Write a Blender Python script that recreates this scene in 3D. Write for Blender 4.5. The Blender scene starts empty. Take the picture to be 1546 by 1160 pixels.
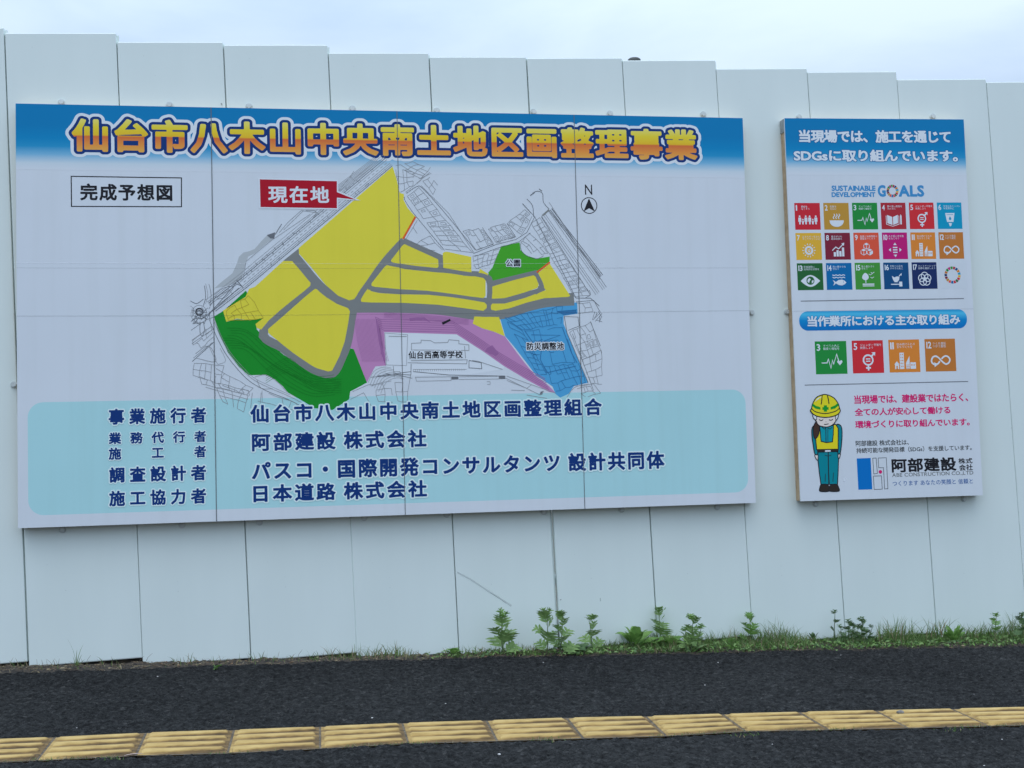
import bpy, math, random
import numpy as np
from mathutils import Vector, Matrix
from mathutils.geometry import tessellate_polygon
PI = math.pi
random.seed(7)
SC = bpy.context.scene
COL = SC.collection

# ------------------------------------------------------------------ camera, sky, sun, exposure
cam = bpy.data.cameras.new('camera')
cam.sensor_width = 36.0
cam.lens = 43.08
cam.clip_start = 0.05
cam.clip_end = 2000.0
camo = bpy.data.objects.new('camera', cam)
COL.objects.link(camo)
rt = Vector((0.98604, -0.16462, -0.02504)); up = Vector((0.01675, -0.05157, 0.99853)); fw = Vector((0.16567, 0.98501, 0.04809))
camo.matrix_world = Matrix(((rt.x, up.x, -fw.x, 1.3323), (rt.y, up.y, -fw.y, -6.0246), (rt.z, up.z, -fw.z, 0.3382), (0, 0, 0, 1)))
SC.camera = camo

SUN_EL = 72.0
world = bpy.data.worlds.new('World')
SC.world = world
world.use_nodes = True
wn = world.node_tree.nodes; wl = world.node_tree.links
bg = wn['Background']
sky = wn.new('ShaderNodeTexSky'); sky.sky_type = 'NISHITA'; sky.sun_disc = False
sky.sun_elevation = math.radians(SUN_EL); sky.sun_rotation = math.radians(200)
sky.air_density = 1.0; sky.dust_density = 2.5; sky.ozone_density = 1.5
wtc = wn.new('ShaderNodeTexCoord'); wmap = wn.new('ShaderNodeMapping')
wmap.inputs['Scale'].default_value = (1.0, 1.0, 3.2)
wl.new(wtc.outputs['Generated'], wmap.inputs['Vector'])
cn = wn.new('ShaderNodeTexNoise'); cn.inputs['Scale'].default_value = 2.6; cn.inputs['Detail'].default_value = 6.0; cn.inputs['Roughness'].default_value = 0.5
cn.inputs['Distortion'].default_value = 0.25
wl.new(wmap.outputs['Vector'], cn.inputs['Vector'])
cr = wn.new('ShaderNodeValToRGB')
cr.color_ramp.elements[0].position = 0.36; cr.color_ramp.elements[0].color = (4.9, 6.3, 8.4, 1)
cr.color_ramp.elements[1].position = 0.62; cr.color_ramp.elements[1].color = (6.8, 8.15, 9.8, 1)
wl.new(cn.outputs['Fac'], cr.inputs['Fac'])
wmix = wn.new('ShaderNodeMixRGB'); wmix.inputs['Fac'].default_value = 0.86
wl.new(sky.outputs['Color'], wmix.inputs['Color1']); wl.new(cr.outputs['Color'], wmix.inputs['Color2'])
# an overcast sky is brighter overhead than at the horizon
wsep = wn.new('ShaderNodeSeparateXYZ'); wl.new(wtc.outputs['Generated'], wsep.inputs[0])
wmr = wn.new('ShaderNodeMapRange'); wmr.inputs['From Min'].default_value = 0.0; wmr.inputs['From Max'].default_value = 1.0
wmr.inputs['To Min'].default_value = 0.54; wmr.inputs['To Max'].default_value = 2.75
wl.new(wsep.outputs['Z'], wmr.inputs['Value'])
wvm = wn.new('ShaderNodeVectorMath'); wvm.operation = 'SCALE'
wl.new(wmix.outputs['Color'], wvm.inputs[0]); wl.new(wmr.outputs['Result'], wvm.inputs['Scale'])
wl.new(wvm.outputs['Vector'], bg.inputs['Color'])
bg.inputs['Strength'].default_value = 0.10

sl = bpy.data.lights.new('sun', 'SUN'); sl.energy = 0.5; sl.angle = math.radians(40); sl.color = (1.0, 0.99, 0.97)
so = bpy.data.objects.new('sun', sl); COL.objects.link(so)
so.rotation_euler = (math.radians(90 - SUN_EL), 0, math.radians(-20))
SC.view_settings.view_transform = 'Standard'; SC.view_settings.look = 'None'
SC.view_settings.exposure = 0.10; SC.view_settings.gamma = 1.0
SC.view_settings.use_curve_mapping = False

# ------------------------------------------------------------------ materials
def lin(c):
    c = c / 255.0
    return c / 12.92 if c <= 0.04045 else ((c + 0.055) / 1.055) ** 2.4
def rgb(r, g, b):
    return (lin(r), lin(g), lin(b))
WHITE = rgb(171, 188, 212)           # how white paper reads under this sky
def ink(r, g, b, k=0.80):            # base colour of a printed ink
    return tuple(min(0.88, max(0.004, k * a / w)) for a, w in zip(rgb(r, g, b), WHITE))

def new_mat(name):
    m = bpy.data.materials.new(name); m.use_nodes = True
    return m, m.node_tree.nodes, m.node_tree.links, m.node_tree.nodes['Principled BSDF']

def film_bump(nt, ln, bs, strength=0.05):
    tc = nt.new('ShaderNodeTexCoord'); n = nt.new('ShaderNodeTexNoise'); n.inputs['Scale'].default_value = 2.2; n.inputs['Detail'].default_value = 2.0
    ln.new(tc.outputs['Object'], n.inputs['Vector'])
    b = nt.new('ShaderNodeBump'); b.inputs['Strength'].default_value = strength; b.inputs['Distance'].default_value = 0.05
    ln.new(n.outputs['Fac'], b.inputs['Height']); ln.new(b.outputs['Normal'], bs.inputs['Normal'])

MATS = {}
def print_mat(name, col, rough=0.32, stain=0.0):
    if name in MATS: return MATS[name]
    m, nt, ln, bs = new_mat(name)
    bs.inputs['Base Color'].default_value = (*col, 1); bs.inputs['Roughness'].default_value = rough; bs.inputs['Specular IOR Level'].default_value = 0.35 if name == 'white_film' else 0.12
    if stain:
        tc = nt.new('ShaderNodeTexCoord'); n = nt.new('ShaderNodeTexNoise'); n.inputs['Scale'].default_value = 1.7; n.inputs['Detail'].default_value = 5
        ln.new(tc.outputs['Object'], n.inputs['Vector'])
        r = nt.new('ShaderNodeValToRGB'); r.color_ramp.elements[0].position = 0.3; r.color_ramp.elements[1].position = 0.7
        r.color_ramp.elements[0].color = (*[c * (1 - stain) for c in col], 1); r.color_ramp.elements[1].color = (*col, 1)
        mp_ = nt.new('ShaderNodeMapping'); mp_.inputs['Scale'].default_value = (16, 1, 0.8); ln.new(tc.outputs['Object'], mp_.inputs['Vector'])
        n2 = nt.new('ShaderNodeTexNoise'); n2.inputs['Scale'].default_value = 1.0; n2.inputs['Detail'].default_value = 6; ln.new(mp_.outputs['Vector'], n2.inputs['Vector'])
        r2 = nt.new('ShaderNodeValToRGB'); r2.color_ramp.elements[0].position = 0.30; r2.color_ramp.elements[1].position = 0.52
        r2.color_ramp.elements[0].color = (0.970, 0.970, 0.964, 1); r2.color_ramp.elements[1].color = (1, 1, 1, 1); ln.new(n2.outputs['Fac'], r2.inputs['Fac'])
        mm = nt.new('ShaderNodeMixRGB'); mm.blend_type = 'MULTIPLY'; mm.inputs['Fac'].default_value = 1; ln.new(r.outputs['Color'], mm.inputs['Color1']); ln.new(r2.outputs['Color'], mm.inputs['Color2'])
        ln.new(n.outputs['Fac'], r.inputs['Fac']); ln.new(mm.outputs['Color'], bs.inputs['Base Color'])
    film_bump(nt, ln, bs)
    MATS[name] = m
    return m

def ramp_mat(name, stops, z0, z1, rough=0.32):
    """printed gradient that runs up the board (object Z)."""
    m, nt, ln, bs = new_mat(name)
    tc = nt.new('ShaderNodeTexCoord'); sp = nt.new('ShaderNodeSeparateXYZ'); mr = nt.new('ShaderNodeMapRange')
    mr.inputs['From Min'].default_value = z0; mr.inputs['From Max'].default_value = z1
    ln.new(tc.outputs['Object'], sp.inputs[0]); ln.new(sp.outputs['Z'], mr.inputs['Value'])
    r = nt.new('ShaderNodeValToRGB')
    while len(r.color_ramp.elements) < len(stops): r.color_ramp.elements.new(0.5)
    for e, (p, c) in zip(r.color_ramp.elements, stops): e.position = p; e.color = (*c, 1)
    ln.new(mr.outputs['Result'], r.inputs['Fac']); ln.new(r.outputs['Color'], bs.inputs['Base Color'])
    bs.inputs['Roughness'].default_value = rough; bs.inputs['Specular IOR Level'].default_value = 0.12
    film_bump(nt, ln, bs)
    return m

def noisy_mat(name, c0, c1, scale, rough=0.8, bump=0.0, dist=0.01, p0=0.35, p1=0.65, detail=6, metal=0.0):
    m, nt, ln, bs = new_mat(name)
    tc = nt.new('ShaderNodeTexCoord'); n = nt.new('ShaderNodeTexNoise'); n.inputs['Scale'].default_value = scale; n.inputs['Detail'].default_value = detail
    ln.new(tc.outputs['Object'], n.inputs['Vector'])
    r = nt.new('ShaderNodeValToRGB'); r.color_ramp.elements[0].position = p0; r.color_ramp.elements[1].position = p1
    r.color_ramp.elements[0].color = (*c0, 1); r.color_ramp.elements[1].color = (*c1, 1)
    ln.new(n.outputs['Fac'], r.inputs['Fac']); ln.new(r.outputs['Color'], bs.inputs['Base Color'])
    bs.inputs['Roughness'].default_value = rough; bs.inputs['Metallic'].default_value = metal
    if bump:
        b = nt.new('ShaderNodeBump'); b.inputs['Strength'].default_value = bump; b.inputs['Distance'].default_value = dist
        ln.new(n.outputs['Fac'], b.inputs['Height']); ln.new(b.outputs['Normal'], bs.inputs['Normal'])
    return m

def fence_mat():
    m, nt, ln, bs = new_mat('painted_steel')
    tc = nt.new('ShaderNodeTexCoord')
    n = nt.new('ShaderNodeTexNoise'); n.inputs['Scale'].default_value = 1.3; n.inputs['Detail'].default_value = 4
    mp = nt.new('ShaderNodeMapping'); mp.inputs['Scale'].default_value = (3.0, 1.0, 0.5)
    ln.new(tc.outputs['Object'], mp.inputs['Vector']); ln.new(mp.outputs['Vector'], n.inputs['Vector'])
    r = nt.new('ShaderNodeValToRGB'); r.color_ramp.elements[0].position = 0.25; r.color_ramp.elements[1].position = 0.75
    r.color_ramp.elements[0].color = (0.725, 0.80, 0.765, 1); r.color_ramp.elements[1].color = (0.775, 0.85, 0.815, 1)
    ln.new(n.outputs['Fac'], r.inputs['Fac'])
    # fine speckles of dirt
    n2 = nt.new('ShaderNodeTexNoise'); n2.inputs['Scale'].default_value = 38; n2.inputs['Detail'].default_value = 2
    ln.new(tc.outputs['Object'], n2.inputs['Vector'])
    r2 = nt.new('ShaderNodeValToRGB'); r2.color_ramp.elements[0].position = 0.19; r2.color_ramp.elements[1].position = 0.25
    r2.color_ramp.elements[0].color = (0.72, 0.72, 0.72, 1); r2.color_ramp.elements[1].color = (1, 1, 1, 1)
    ln.new(n2.outputs['Fac'], r2.inputs['Fac'])
    mx = nt.new('ShaderNodeMixRGB'); mx.blend_type = 'MULTIPLY'; mx.inputs['Fac'].default_value = 1
    ln.new(r.outputs['Color'], mx.inputs['Color1']); ln.new(r2.outputs['Color'], mx.inputs['Color2'])
    ln.new(mx.outputs['Color'], bs.inputs['Base Color'])
    bs.inputs['Roughness'].default_value = 0.42
    n3 = nt.new('ShaderNodeTexNoise'); n3.inputs['Scale'].default_value = 1.6; n3.inputs['Detail'].default_value = 1
    ln.new(tc.outputs['Object'], n3.inputs['Vector'])
    b = nt.new('ShaderNodeBump'); b.inputs['Strength'].default_value = 0.10; b.inputs['Distance'].default_value = 0.05
    ln.new(n3.outputs['Fac'], b.inputs['Height']); ln.new(b.outputs['Normal'], bs.inputs['Normal'])
    return m

def asphalt_mat(name):
    m, nt, ln, bs = new_mat(name)
    tc = nt.new('ShaderNodeTexCoord')
    v = nt.new('ShaderNodeTexVoronoi'); v.inputs['Scale'].default_value = 95
    ln.new(tc.outputs['Object'], v.inputs['Vector'])
    n = nt.new('ShaderNodeTexNoise'); n.inputs['Scale'].default_value = 34; n.inputs['Detail'].default_value = 9; n.inputs['Roughness'].default_value = 0.78
    ln.new(tc.outputs['Object'], n.inputs['Vector'])
    big = nt.new('ShaderNodeTexNoise'); big.inputs['Scale'].default_value = 1.4; big.inputs['Detail'].default_value = 5
    ln.new(tc.outputs['Object'], big.inputs['Vector'])
    r = nt.new('ShaderNodeValToRGB'); r.color_ramp.elements[0].position = 0.40; r.color_ramp.elements[1].position = 0.66
    r.color_ramp.elements[0].color = (0.018, 0.0183, 0.0185, 1); r.color_ramp.elements[1].color = (0.060, 0.0602, 0.0600, 1)
    ln.new(n.outputs['Fac'], r.inputs['Fac'])
    vc = nt.new('ShaderNodeTexVoronoi'); vc.inputs['Scale'].default_value = 80
    ln.new(tc.outputs['Object'], vc.inputs['Vector'])
    sc_ = nt.new('ShaderNodeSeparateColor'); ln.new(vc.outputs['Color'], sc_.inputs[0])
    rv = nt.new('ShaderNodeValToRGB'); rv.color_ramp.elements[0].position = 0.0; rv.color_ramp.elements[1].position = 1.0
    rv.color_ramp.elements[0].color = (0.62, 0.63, 0.64, 1); rv.color_ramp.elements[1].color = (1.6, 1.58, 1.54, 1); e_ = rv.color_ramp.elements.new(0.88); e_.color = (1.05, 1.06, 1.07, 1)
    ln.new(sc_.outputs[0], rv.inputs['Fac'])
    r3 = nt.new('ShaderNodeValToRGB'); r3.color_ramp.elements[0].position = 0.3; r3.color_ramp.elements[1].position = 0.7
    r3.color_ramp.elements[0].color = (0.80, 0.80, 0.80, 1); r3.color_ramp.elements[1].color = (1.12, 1.12, 1.10, 1)
    ln.new(big.outputs['Fac'], r3.inputs['Fac'])
    mx = nt.new('ShaderNodeMixRGB'); mx.blend_type = 'MULTIPLY'; mx.inputs['Fac'].default_value = 1
    ln.new(r.outputs['Color'], mx.inputs['Color1']); ln.new(r3.outputs['Color'], mx.inputs['Color2'])
    mx2 = nt.new('ShaderNodeMixRGB'); mx2.blend_type = 'MULTIPLY'; mx2.inputs['Fac'].default_value = 1; ln.new(mx.outputs['Color'], mx2.inputs['Color1']); ln.new(rv.outputs['Color'], mx2.inputs['Color2'])
    ln.new(mx2.outputs['Color'], bs.inputs['Base Color'])
    bs.inputs['Roughness'].default_value = 0.95; bs.inputs['Specular IOR Level'].default_value = 0.10
    ad = nt.new('ShaderNodeMath'); ad.operation = 'ADD'
    ml = nt.new('ShaderNodeMath'); ml.operation = 'MULTIPLY'; ml.inputs[1].default_value = -0.9
    ln.new(v.outputs['Distance'], ml.inputs[0]); ln.new(ml.outputs[0], ad.inputs[0]); ln.new(n.outputs['Fac'], ad.inputs[1])
    b = nt.new('ShaderNodeBump'); b.inputs['Strength'].default_value = 1.0; b.inputs['Distance'].default_value = 0.012
    ln.new(ad.outputs[0], b.inputs['Height']); ln.new(b.outputs['Normal'], bs.inputs['Normal'])
    return m

def leaf_mat(name, c0, c1, transl=0.25):
    m, nt, ln, bs = new_mat(name)
    tc = nt.new('ShaderNodeTexCoord'); n = nt.new('ShaderNodeTexNoise'); n.inputs['Scale'].default_value = 45; n.inputs['Detail'].default_value = 3
    ln.new(tc.outputs['Object'], n.inputs['Vector'])
    r = nt.new('ShaderNodeValToRGB'); r.color_ramp.elements[0].position = 0.35; r.color_ramp.elements[1].position = 0.65
    r.color_ramp.elements[0].color = (*c0, 1); r.color_ramp.elements[1].color = (*c1, 1)
    ln.new(n.outputs['Fac'], r.inputs['Fac']); ln.new(r.outputs['Color'], bs.inputs['Base Color'])
    bs.inputs['Roughness'].default_value = 0.55; bs.inputs['Specular IOR Level'].default_value = 0.35
    tr = nt.new('ShaderNodeBsdfTranslucent'); ln.new(r.outputs['Color'], tr.inputs['Color'])
    mx = nt.new('ShaderNodeMixShader'); mx.inputs['Fac'].default_value = transl
    ln.new(bs.outputs[0], mx.inputs[1]); ln.new(tr.outputs[0], mx.inputs[2])
    ln.new(mx.outputs[0], nt['Material Output'].inputs['Surface'])
    return m

# ------------------------------------------------------------------ mesh helpers
class MB:
    def __init__(s): s.v = []; s.f = []; s.mi = []; s.mats = []
    def mat(s, m):
        if m not in s.mats: s.mats.append(m)
        return s.mats.index(m)
    def add(s, verts, faces, m):
        o = len(s.v); i = s.mat(m); s.v += [tuple(v) for v in verts]
        for f in faces: s.f.append([o + k for k in f]); s.mi.append(i)
    def box(s, x0, x1, y0, y1, z0, z1, m):
        s.add([(x0, y0, z0), (x1, y0, z0), (x1, y1, z0), (x0, y1, z0), (x0, y0, z1), (x1, y0, z1), (x1, y1, z1), (x0, y1, z1)],
              [(0, 3, 2, 1), (4, 5, 6, 7), (0, 1, 5, 4), (1, 2, 6, 5), (2, 3, 7, 6), (3, 0, 4, 7)], m)
    def tube(s, path, radii, m, n=6):
        rings = []
        for i, p in enumerate(path):
            p = Vector(p); a = Vector(path[max(0, i - 1)]); b = Vector(path[min(len(path) - 1, i + 1)])
            d = (b - a).normalized(); u = d.cross(Vector((0.3, 1, 0.1))).normalized(); w = d.cross(u)
            rings.append([p + radii[i] * (math.cos(2 * PI * k / n) * u + math.sin(2 * PI * k / n) * w) for k in range(n)])
        vs = [v for r in rings for v in r]
        fs = [(i * n + k, i * n + (k + 1) % n, (i + 1) * n + (k + 1) % n, (i + 1) * n + k) for i in range(len(path) - 1) for k in range(n)]
        fs += [tuple(range(n))[::-1], tuple((len(path) - 1) * n + k for k in range(n))]
        s.add(vs, fs, m)
    def build(s, name, parent=None, smooth=False, bevel=0.0):
        me = bpy.data.meshes.new(name); me.from_pydata(s.v, [], s.f)
        for m in s.mats: me.materials.append(m)
        me.polygons.foreach_set('material_index', s.mi)
        if smooth: me.polygons.foreach_set('use_smooth', [True] * len(s.f))
        me.update()
        o = bpy.data.objects.new(name, me); COL.objects.link(o)
        if parent is not None: o.parent = parent
        if bevel:
            b = o.modifiers.new('bevel', 'BEVEL'); b.width = bevel; b.segments = 2; b.limit_method = 'ANGLE'
        return o

def tag(o, label=None, cat=None, group=None, kind=None):
    if label: o['label'] = label
    if cat: o['category'] = cat
    if group: o['group'] = group
    if kind: o['kind'] = kind
    return o
def thing(name, loc, label, cat, group=None, rz=0.0):
    o = bpy.data.objects.new(name, None); o.empty_display_size = 0.1; COL.objects.link(o)
    o.location = loc; o.rotation_euler = (0, 0, rz)
    return tag(o, label, cat, group)

def gz(x):                                     # ground falls gently to the right
    return -0.635 - 0.0238 * max(-12.0, min(18.0, x))

# ------------------------------------------------------------------ printed sheets (flat film on the boards)
class Print:
    """collects flat printed shapes; depth h (mm) in front of the board face"""
    def __init__(s, warp=None): s.b = MB(); s.k = 0; s.warp = warp or (lambda x, z: (x, z))
    def put(s, x, z, h): X, Zz = s.warp(x, z); return (X, -h * 0.0004, Zz)
    def poly(s, pts, m, h, holes=()):
        loops = [[Vector((p[0], p[1], 0)) for p in pts]] + [[Vector((p[0], p[1], 0)) for p in hl] for hl in holes]
        tri = tessellate_polygon(loops); fl = [p for l in loops for p in l]
        fs = []
        for t in tri:
            a, b, c = (fl[i] for i in t)
            fs.append(t if (b - a).cross(c - a).z > 0 else (t[0], t[2], t[1]))
        s.b.add([s.put(p.x, p.y, h) for p in fl], fs, m)
    def rect(s, x0, x1, z0, z1, m, h): s.poly([(x0, z0), (x1, z0), (x1, z1), (x0, z1)], m, h)
    def stroke(s, pts, w, m, h, closed=False, caps=False):
        s.k += 1; h = h + 0.05 * (s.k % 12)
        P = [Vector(p).to_2d() for p in pts]
        P = [p for i, p in enumerate(P) if i == 0 or (p - P[i - 1]).length > 1e-6]
        n = len(P)
        if n < 2: return
        vs = []
        for i in range(n):
            a = P[i - 1] if (i > 0 or closed) else None; b = P[(i + 1) % n] if (i < n - 1 or closed) else None
            d1 = (P[i] - a).normalized() if a is not None else None; d2 = (b - P[i]).normalized() if b is not None else None
            if d1 is None: d1 = d2
            if d2 is None: d2 = d1
            t = (d1 + d2)
            t = d1 if t.length < 1e-6 else t.normalized()
            nn = Vector((-t.y, t.x)); k = 1.0 / max(0.45, abs(nn.dot(Vector((-d1.y, d1.x)))))
            vs += [P[i] + nn * (w / 2 * k), P[i] - nn * (w / 2 * k)]
        fs = [(2 * i + 1, 2 * i + 3, 2 * i + 2, 2 * i) for i in range(n - 1)]
        if closed: fs.append((2 * n - 1, 1, 0, 2 * n - 2))
        s.b.add([s.put(v.x, v.y, h) for v in vs], fs, m)
    def disc(s, c, r, m, h, n=28, rz=None):
        rz = rz or r
        s.poly([(c[0] + r * math.cos(2 * PI * k / n), c[1] + rz * math.sin(2 * PI * k / n)) for k in range(n)], m, h)
    def ring(s, c, r, w, m, h, n=28):
        s.stroke([(c[0] + r * math.cos(2 * PI * k / n), c[1] + r * math.sin(2 * PI * k / n)) for k in range(n)], w, m, h, closed=True)
    def rrect(s, x0, x1, z0, z1, r, m, h, n=8):
        s.poly(rr(x0, x1, z0, z1, r, n), m, h)
    def build(s, name, parent): return s.b.build(name, parent)
def rr(x0, x1, z0, z1, r, n=8):
    out = []
    for cx, cz, a0 in ((x1 - r, z1 - r, 0), (x0 + r, z1 - r, PI / 2), (x0 + r, z0 + r, PI), (x1 - r, z0 + r, 1.5 * PI)):
        out += [(cx + r * math.cos(a0 + PI / 2 * k / n), cz + r * math.sin(a0 + PI / 2 * k / n)) for k in range(n + 1)]
    return out
def spline(pts, n=6, closed=False):
    P = [np.array(p, float) for p in pts]; out = []; N = len(P)
    for i in range(N if closed else N - 1):
        p0 = P[(i - 1) % N] if (closed or i > 0) else P[0]; p1 = P[i]; p2 = P[(i + 1) % N]
        p3 = P[(i + 2) % N] if (closed or i + 2 < N) else P[-1]
        for k in range(n):
            t = k / n
            q = 0.5 * ((2 * p1) + (-p0 + p2) * t + (2 * p0 - 5 * p1 + 4 * p2 - p3) * t * t + (-p0 + 3 * p1 - 3 * p2 + p3) * t ** 3)
            out.append((q[0], q[1]))
    if not closed: out.append(tuple(P[-1]))
    return out

# lettering: each glyph of the built-in typeface is turned into a distance field, so a line can be set bold and outlined
RES = 60; MARG = 0.34
def raw_text(body, res=3, size=1.0):
    c = bpy.data.curves.new('lettering', 'FONT'); c.body = body; c.size = size; c.resolution_u = res
    o = bpy.data.objects.new('lettering', c); COL.objects.link(o)
    me = bpy.data.meshes.new_from_object(o.evaluated_get(bpy.context.evaluated_depsgraph_get()))
    bpy.data.objects.remove(o); bpy.data.curves.remove(c)
    v = np.array([x.co[:2] for x in me.vertices]) if len(me.vertices) else np.zeros((0, 2))
    f = [tuple(p.vertices) for p in me.polygons]
    bpy.data.meshes.remove(me)
    return v, f
GC = {}
def glyph(ch):
    if ch in GC: return GC[ch]
    v, f = raw_text(ch)
    if not len(v): GC[ch] = None; return None
    cnt = {}
    for p in f:
        for i in range(len(p)):
            a, b = p[i], p[(i + 1) % len(p)]
            ka = (round(v[a][0], 5), round(v[a][1], 5)); kb = (round(v[b][0], 5), round(v[b][1], 5))
            k = (ka, kb) if ka < kb else (kb, ka)
            cnt[k] = cnt.get(k, 0) + 1
    E = np.array([k for k, n in cnt.items() if n == 1 and k[0] != k[1]])
    wide = ord(ch) > 0x2e80
    adv = 1.0 if wide else (v[:, 0].max() - v[:, 0].min() + 0.10)
    x0 = 0.0 if wide else v[:, 0].min() - 0.05
    nx = int(round((adv + 2 * MARG) * RES)); nz = int(round((1.25 + 2 * MARG) * RES))
    X = x0 - MARG + np.arange(nx) / RES; Zc = -0.25 - MARG + np.arange(nz) / RES
    gx, gy = np.meshgrid(X, Zc); gx = gx.ravel(); gy = gy.ravel()
    d2 = np.full(gx.shape, 1e9); ins = np.zeros(gx.shape, bool)
    for (ax, ay), (bx, by) in E:
        dx, dy = bx - ax, by - ay; L = dx * dx + dy * dy
        t = np.clip(((gx - ax) * dx + (gy - ay) * dy) / L, 0, 1)
        d2 = np.minimum(d2, (gx - ax - t * dx) ** 2 + (gy - ay - t * dy) ** 2)
        if ay != by:
            c = (ay > gy) != (by > gy)
            ins ^= c & (gx < (bx - ax) * (gy - ay) / (by - ay) + ax)
    sd = np.sqrt(d2) * np.where(ins, 1, -1)
    GC[ch] = (sd.reshape(nz, nx), adv)
    return GC[ch]
def contours(F):
    """closed iso-zero loops of F (positive inside), as lists of grid points"""
    nz, nx = F.shape; P = F > 0; nxt = {}
    def ex(i, j): a, b = F[i, j], F[i, j + 1]; return ('x', i, j), (j + a / (a - b), i)
    def ez(i, j): a, b = F[i, j], F[i + 1, j]; return ('z', i, j), (j, i + a / (a - b))
    code = P[:-1, :-1] * 1 + P[:-1, 1:] * 2 + P[1:, 1:] * 4 + P[1:, :-1] * 8
    pos = {}
    for i, j in zip(*np.nonzero((code > 0) & (code < 15))):
        c = code[i, j]
        B = lambda: ex(i, j); T = lambda: ex(i + 1, j); L = lambda: ez(i, j); Rr = lambda: ez(i, j + 1)
        segs = {1: [(B, L)], 2: [(Rr, B)], 3: [(Rr, L)], 4: [(T, Rr)], 6: [(T, B)], 7: [(T, L)], 8: [(L, T)], 9: [(B, T)], 11: [(Rr, T)], 12: [(L, Rr)], 13: [(B, Rr)], 14: [(L, B)],
                5: [(B, L), (T, Rr)], 10: [(Rr, B), (L, T)]}[int(c)]
        for a, b in segs:
            ka, pa = a(); kb, pb = b(); pos[ka] = pa; pos[kb] = pb; nxt[ka] = kb
    loops = []
    while nxt:
        k0, k = next(iter(nxt.items())); del nxt[k0]; lp = [pos[k0]]
        while k != k0 and k in nxt: lp.append(pos[k]); k = nxt.pop(k)
        if len(lp) > 3: loops.append(np.array(lp))
    return loops
def simplify(P, tol):
    keep = list(range(len(P))); 
    for _ in range(4):
        out = []; n = len(keep); i = 0
        while i < n:
            a = P[keep[i - 1]] if not out else P[out[-1]]; b = P[keep[i]]; c = P[keep[(i + 1) % n]]
            ab = c - a; L = math.hypot(*ab) + 1e-12
            d = abs(ab[0] * (b[1] - a[1]) - ab[1] * (b[0] - a[0])) / L
            if d > tol or L > 14: out.append(keep[i])
            else:
                if i + 1 < n: out.append(keep[i + 1])
                i += 1
            i += 1
        if len(out) < 4: break
        if len(out) == len(keep): break
        keep = out
    return P[keep]
def area(P): x, y = P[:, 0], P[:, 1]; return 0.5 * float(np.sum(x * np.roll(y, -1) - np.roll(x, -1) * y))
def inside(p, P):
    x, y = p; r = False; n = len(P); j = n - 1
    for i in range(n):
        if (P[i][1] > y) != (P[j][1] > y) and x < (P[j][0] - P[i][0]) * (y - P[i][1]) / (P[j][1] - P[i][1]) + P[i][0]: r = not r
        j = i
    return r
def line_field(chars, adv=1.0):
    cells = []; x = 0.0
    for ch in chars:
        if ch in ' \u3000': x += 0.30 if ch == ' ' else adv; continue
        g = glyph(ch)
        cells.append((x, g[0])); x += g[1] if g[1] != 1.0 else adv
    nx = int((x + 1.2 + 2 * MARG) * RES); nz = cells[0][1].shape[0]
    F = np.full((nz, nx), -9.0)
    for cx, g in cells:
        j = int(round(cx * RES)); F[:, j:j + g.shape[1]] = np.maximum(F[:, j:j + g.shape[1]], g)
    return F
def letter(pr, chars, box, layers, adv=1.0, h=1.2):
    """set a line of text so that its ink fills box=[(x,z) top left, (x,z) bottom right]; layers = [(spread in em, material), ...] back to front"""
    F = line_field(chars, adv)
    (xl, zt), (xr, zb) = box
    base = layers[-1][0]
    js = np.nonzero((F + base > 0).any(0))[0]; iz = np.nonzero((F + base > 0).any(1))[0]
    j0, j1, i0, i1 = js[0], js[-1] + 1, iz[0], iz[-1] + 1
    sx = (xr - xl) / (j1 - j0); sz = (zt - zb) / (i1 - i0)
    for n, (sp, m) in enumerate(layers):
        loops = [simplify(l, 0.07) for l in contours(F + sp)]
        loops = [l for l in loops if abs(area(l)) > 1.2]
        outer = sorted([l for l in loops if area(l) > 0], key=area); holes = [l for l in loops if area(l) < 0]
        got = [[] for _ in outer]
        for hl in holes:
            for k, o in enumerate(outer):
                if inside(hl[0], o): got[k].append(hl); break
        cv = lambda l: [(xl + (p[0] - j0 + 0.5) * sx, zb + (p[1] - i0 + 0.5) * sz) for p in l]
        for o, hs in zip(outer, got): pr.poly(cv(o), m, h + 0.12 * n, [cv(q) for q in hs])
def caption(pr, body, x, ztop, size, m, h):
    v, f = raw_text(body, 1, size)
    if not len(v): return
    fs = []
    for p in f:
        a, b, c = (v[i] for i in p[:3])
        fs.append(p if (b[0] - a[0]) * (c[1] - a[1]) - (b[1] - a[1]) * (c[0] - a[0]) > 0 else p[::-1])
    zt = v[:, 1].max()
    pr.b.add([pr.put(x + p[0], ztop - zt + p[1], h) for p in v], fs, m)

# ------------------------------------------------------------------ setting: ground, soil verge, pavement, kerb, road
def sheet(name, xs, ys, zf, m):
    b = MB(); vs = [(x, y, zf(x, y)) for y in ys for x in xs]; n = len(xs)
    b.add(vs, [(j * n + i, j * n + i + 1, (j + 1) * n + i + 1, (j + 1) * n + i) for j in range(len(ys) - 1) for i in range(n - 1)], m)
    return tag(b.build(name, smooth=True), kind='structure')
ASPH = asphalt_mat('asphalt')
EARTH = noisy_mat('bare_earth', (0.045, 0.036, 0.028), (0.16, 0.13, 0.095), 9, 0.95, 0.6, 0.02)
sheet('ground', [-300, -60, -12, 0, 9, 18, 60, 300], [-300, -60, -7, -1, 8, 60, 300], lambda x, y: gz(x) - 0.14, EARTH)
wide = [-40, -12, -6, 0, 3, 6, 12, 18, 40]
sheet('sidewalk', wide, [-4.0, -3.0, -1.5, -0.6, -0.30], lambda x, y: gz(x) - (0.012 if y > -3.2 else 0.0), ASPH)
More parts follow.
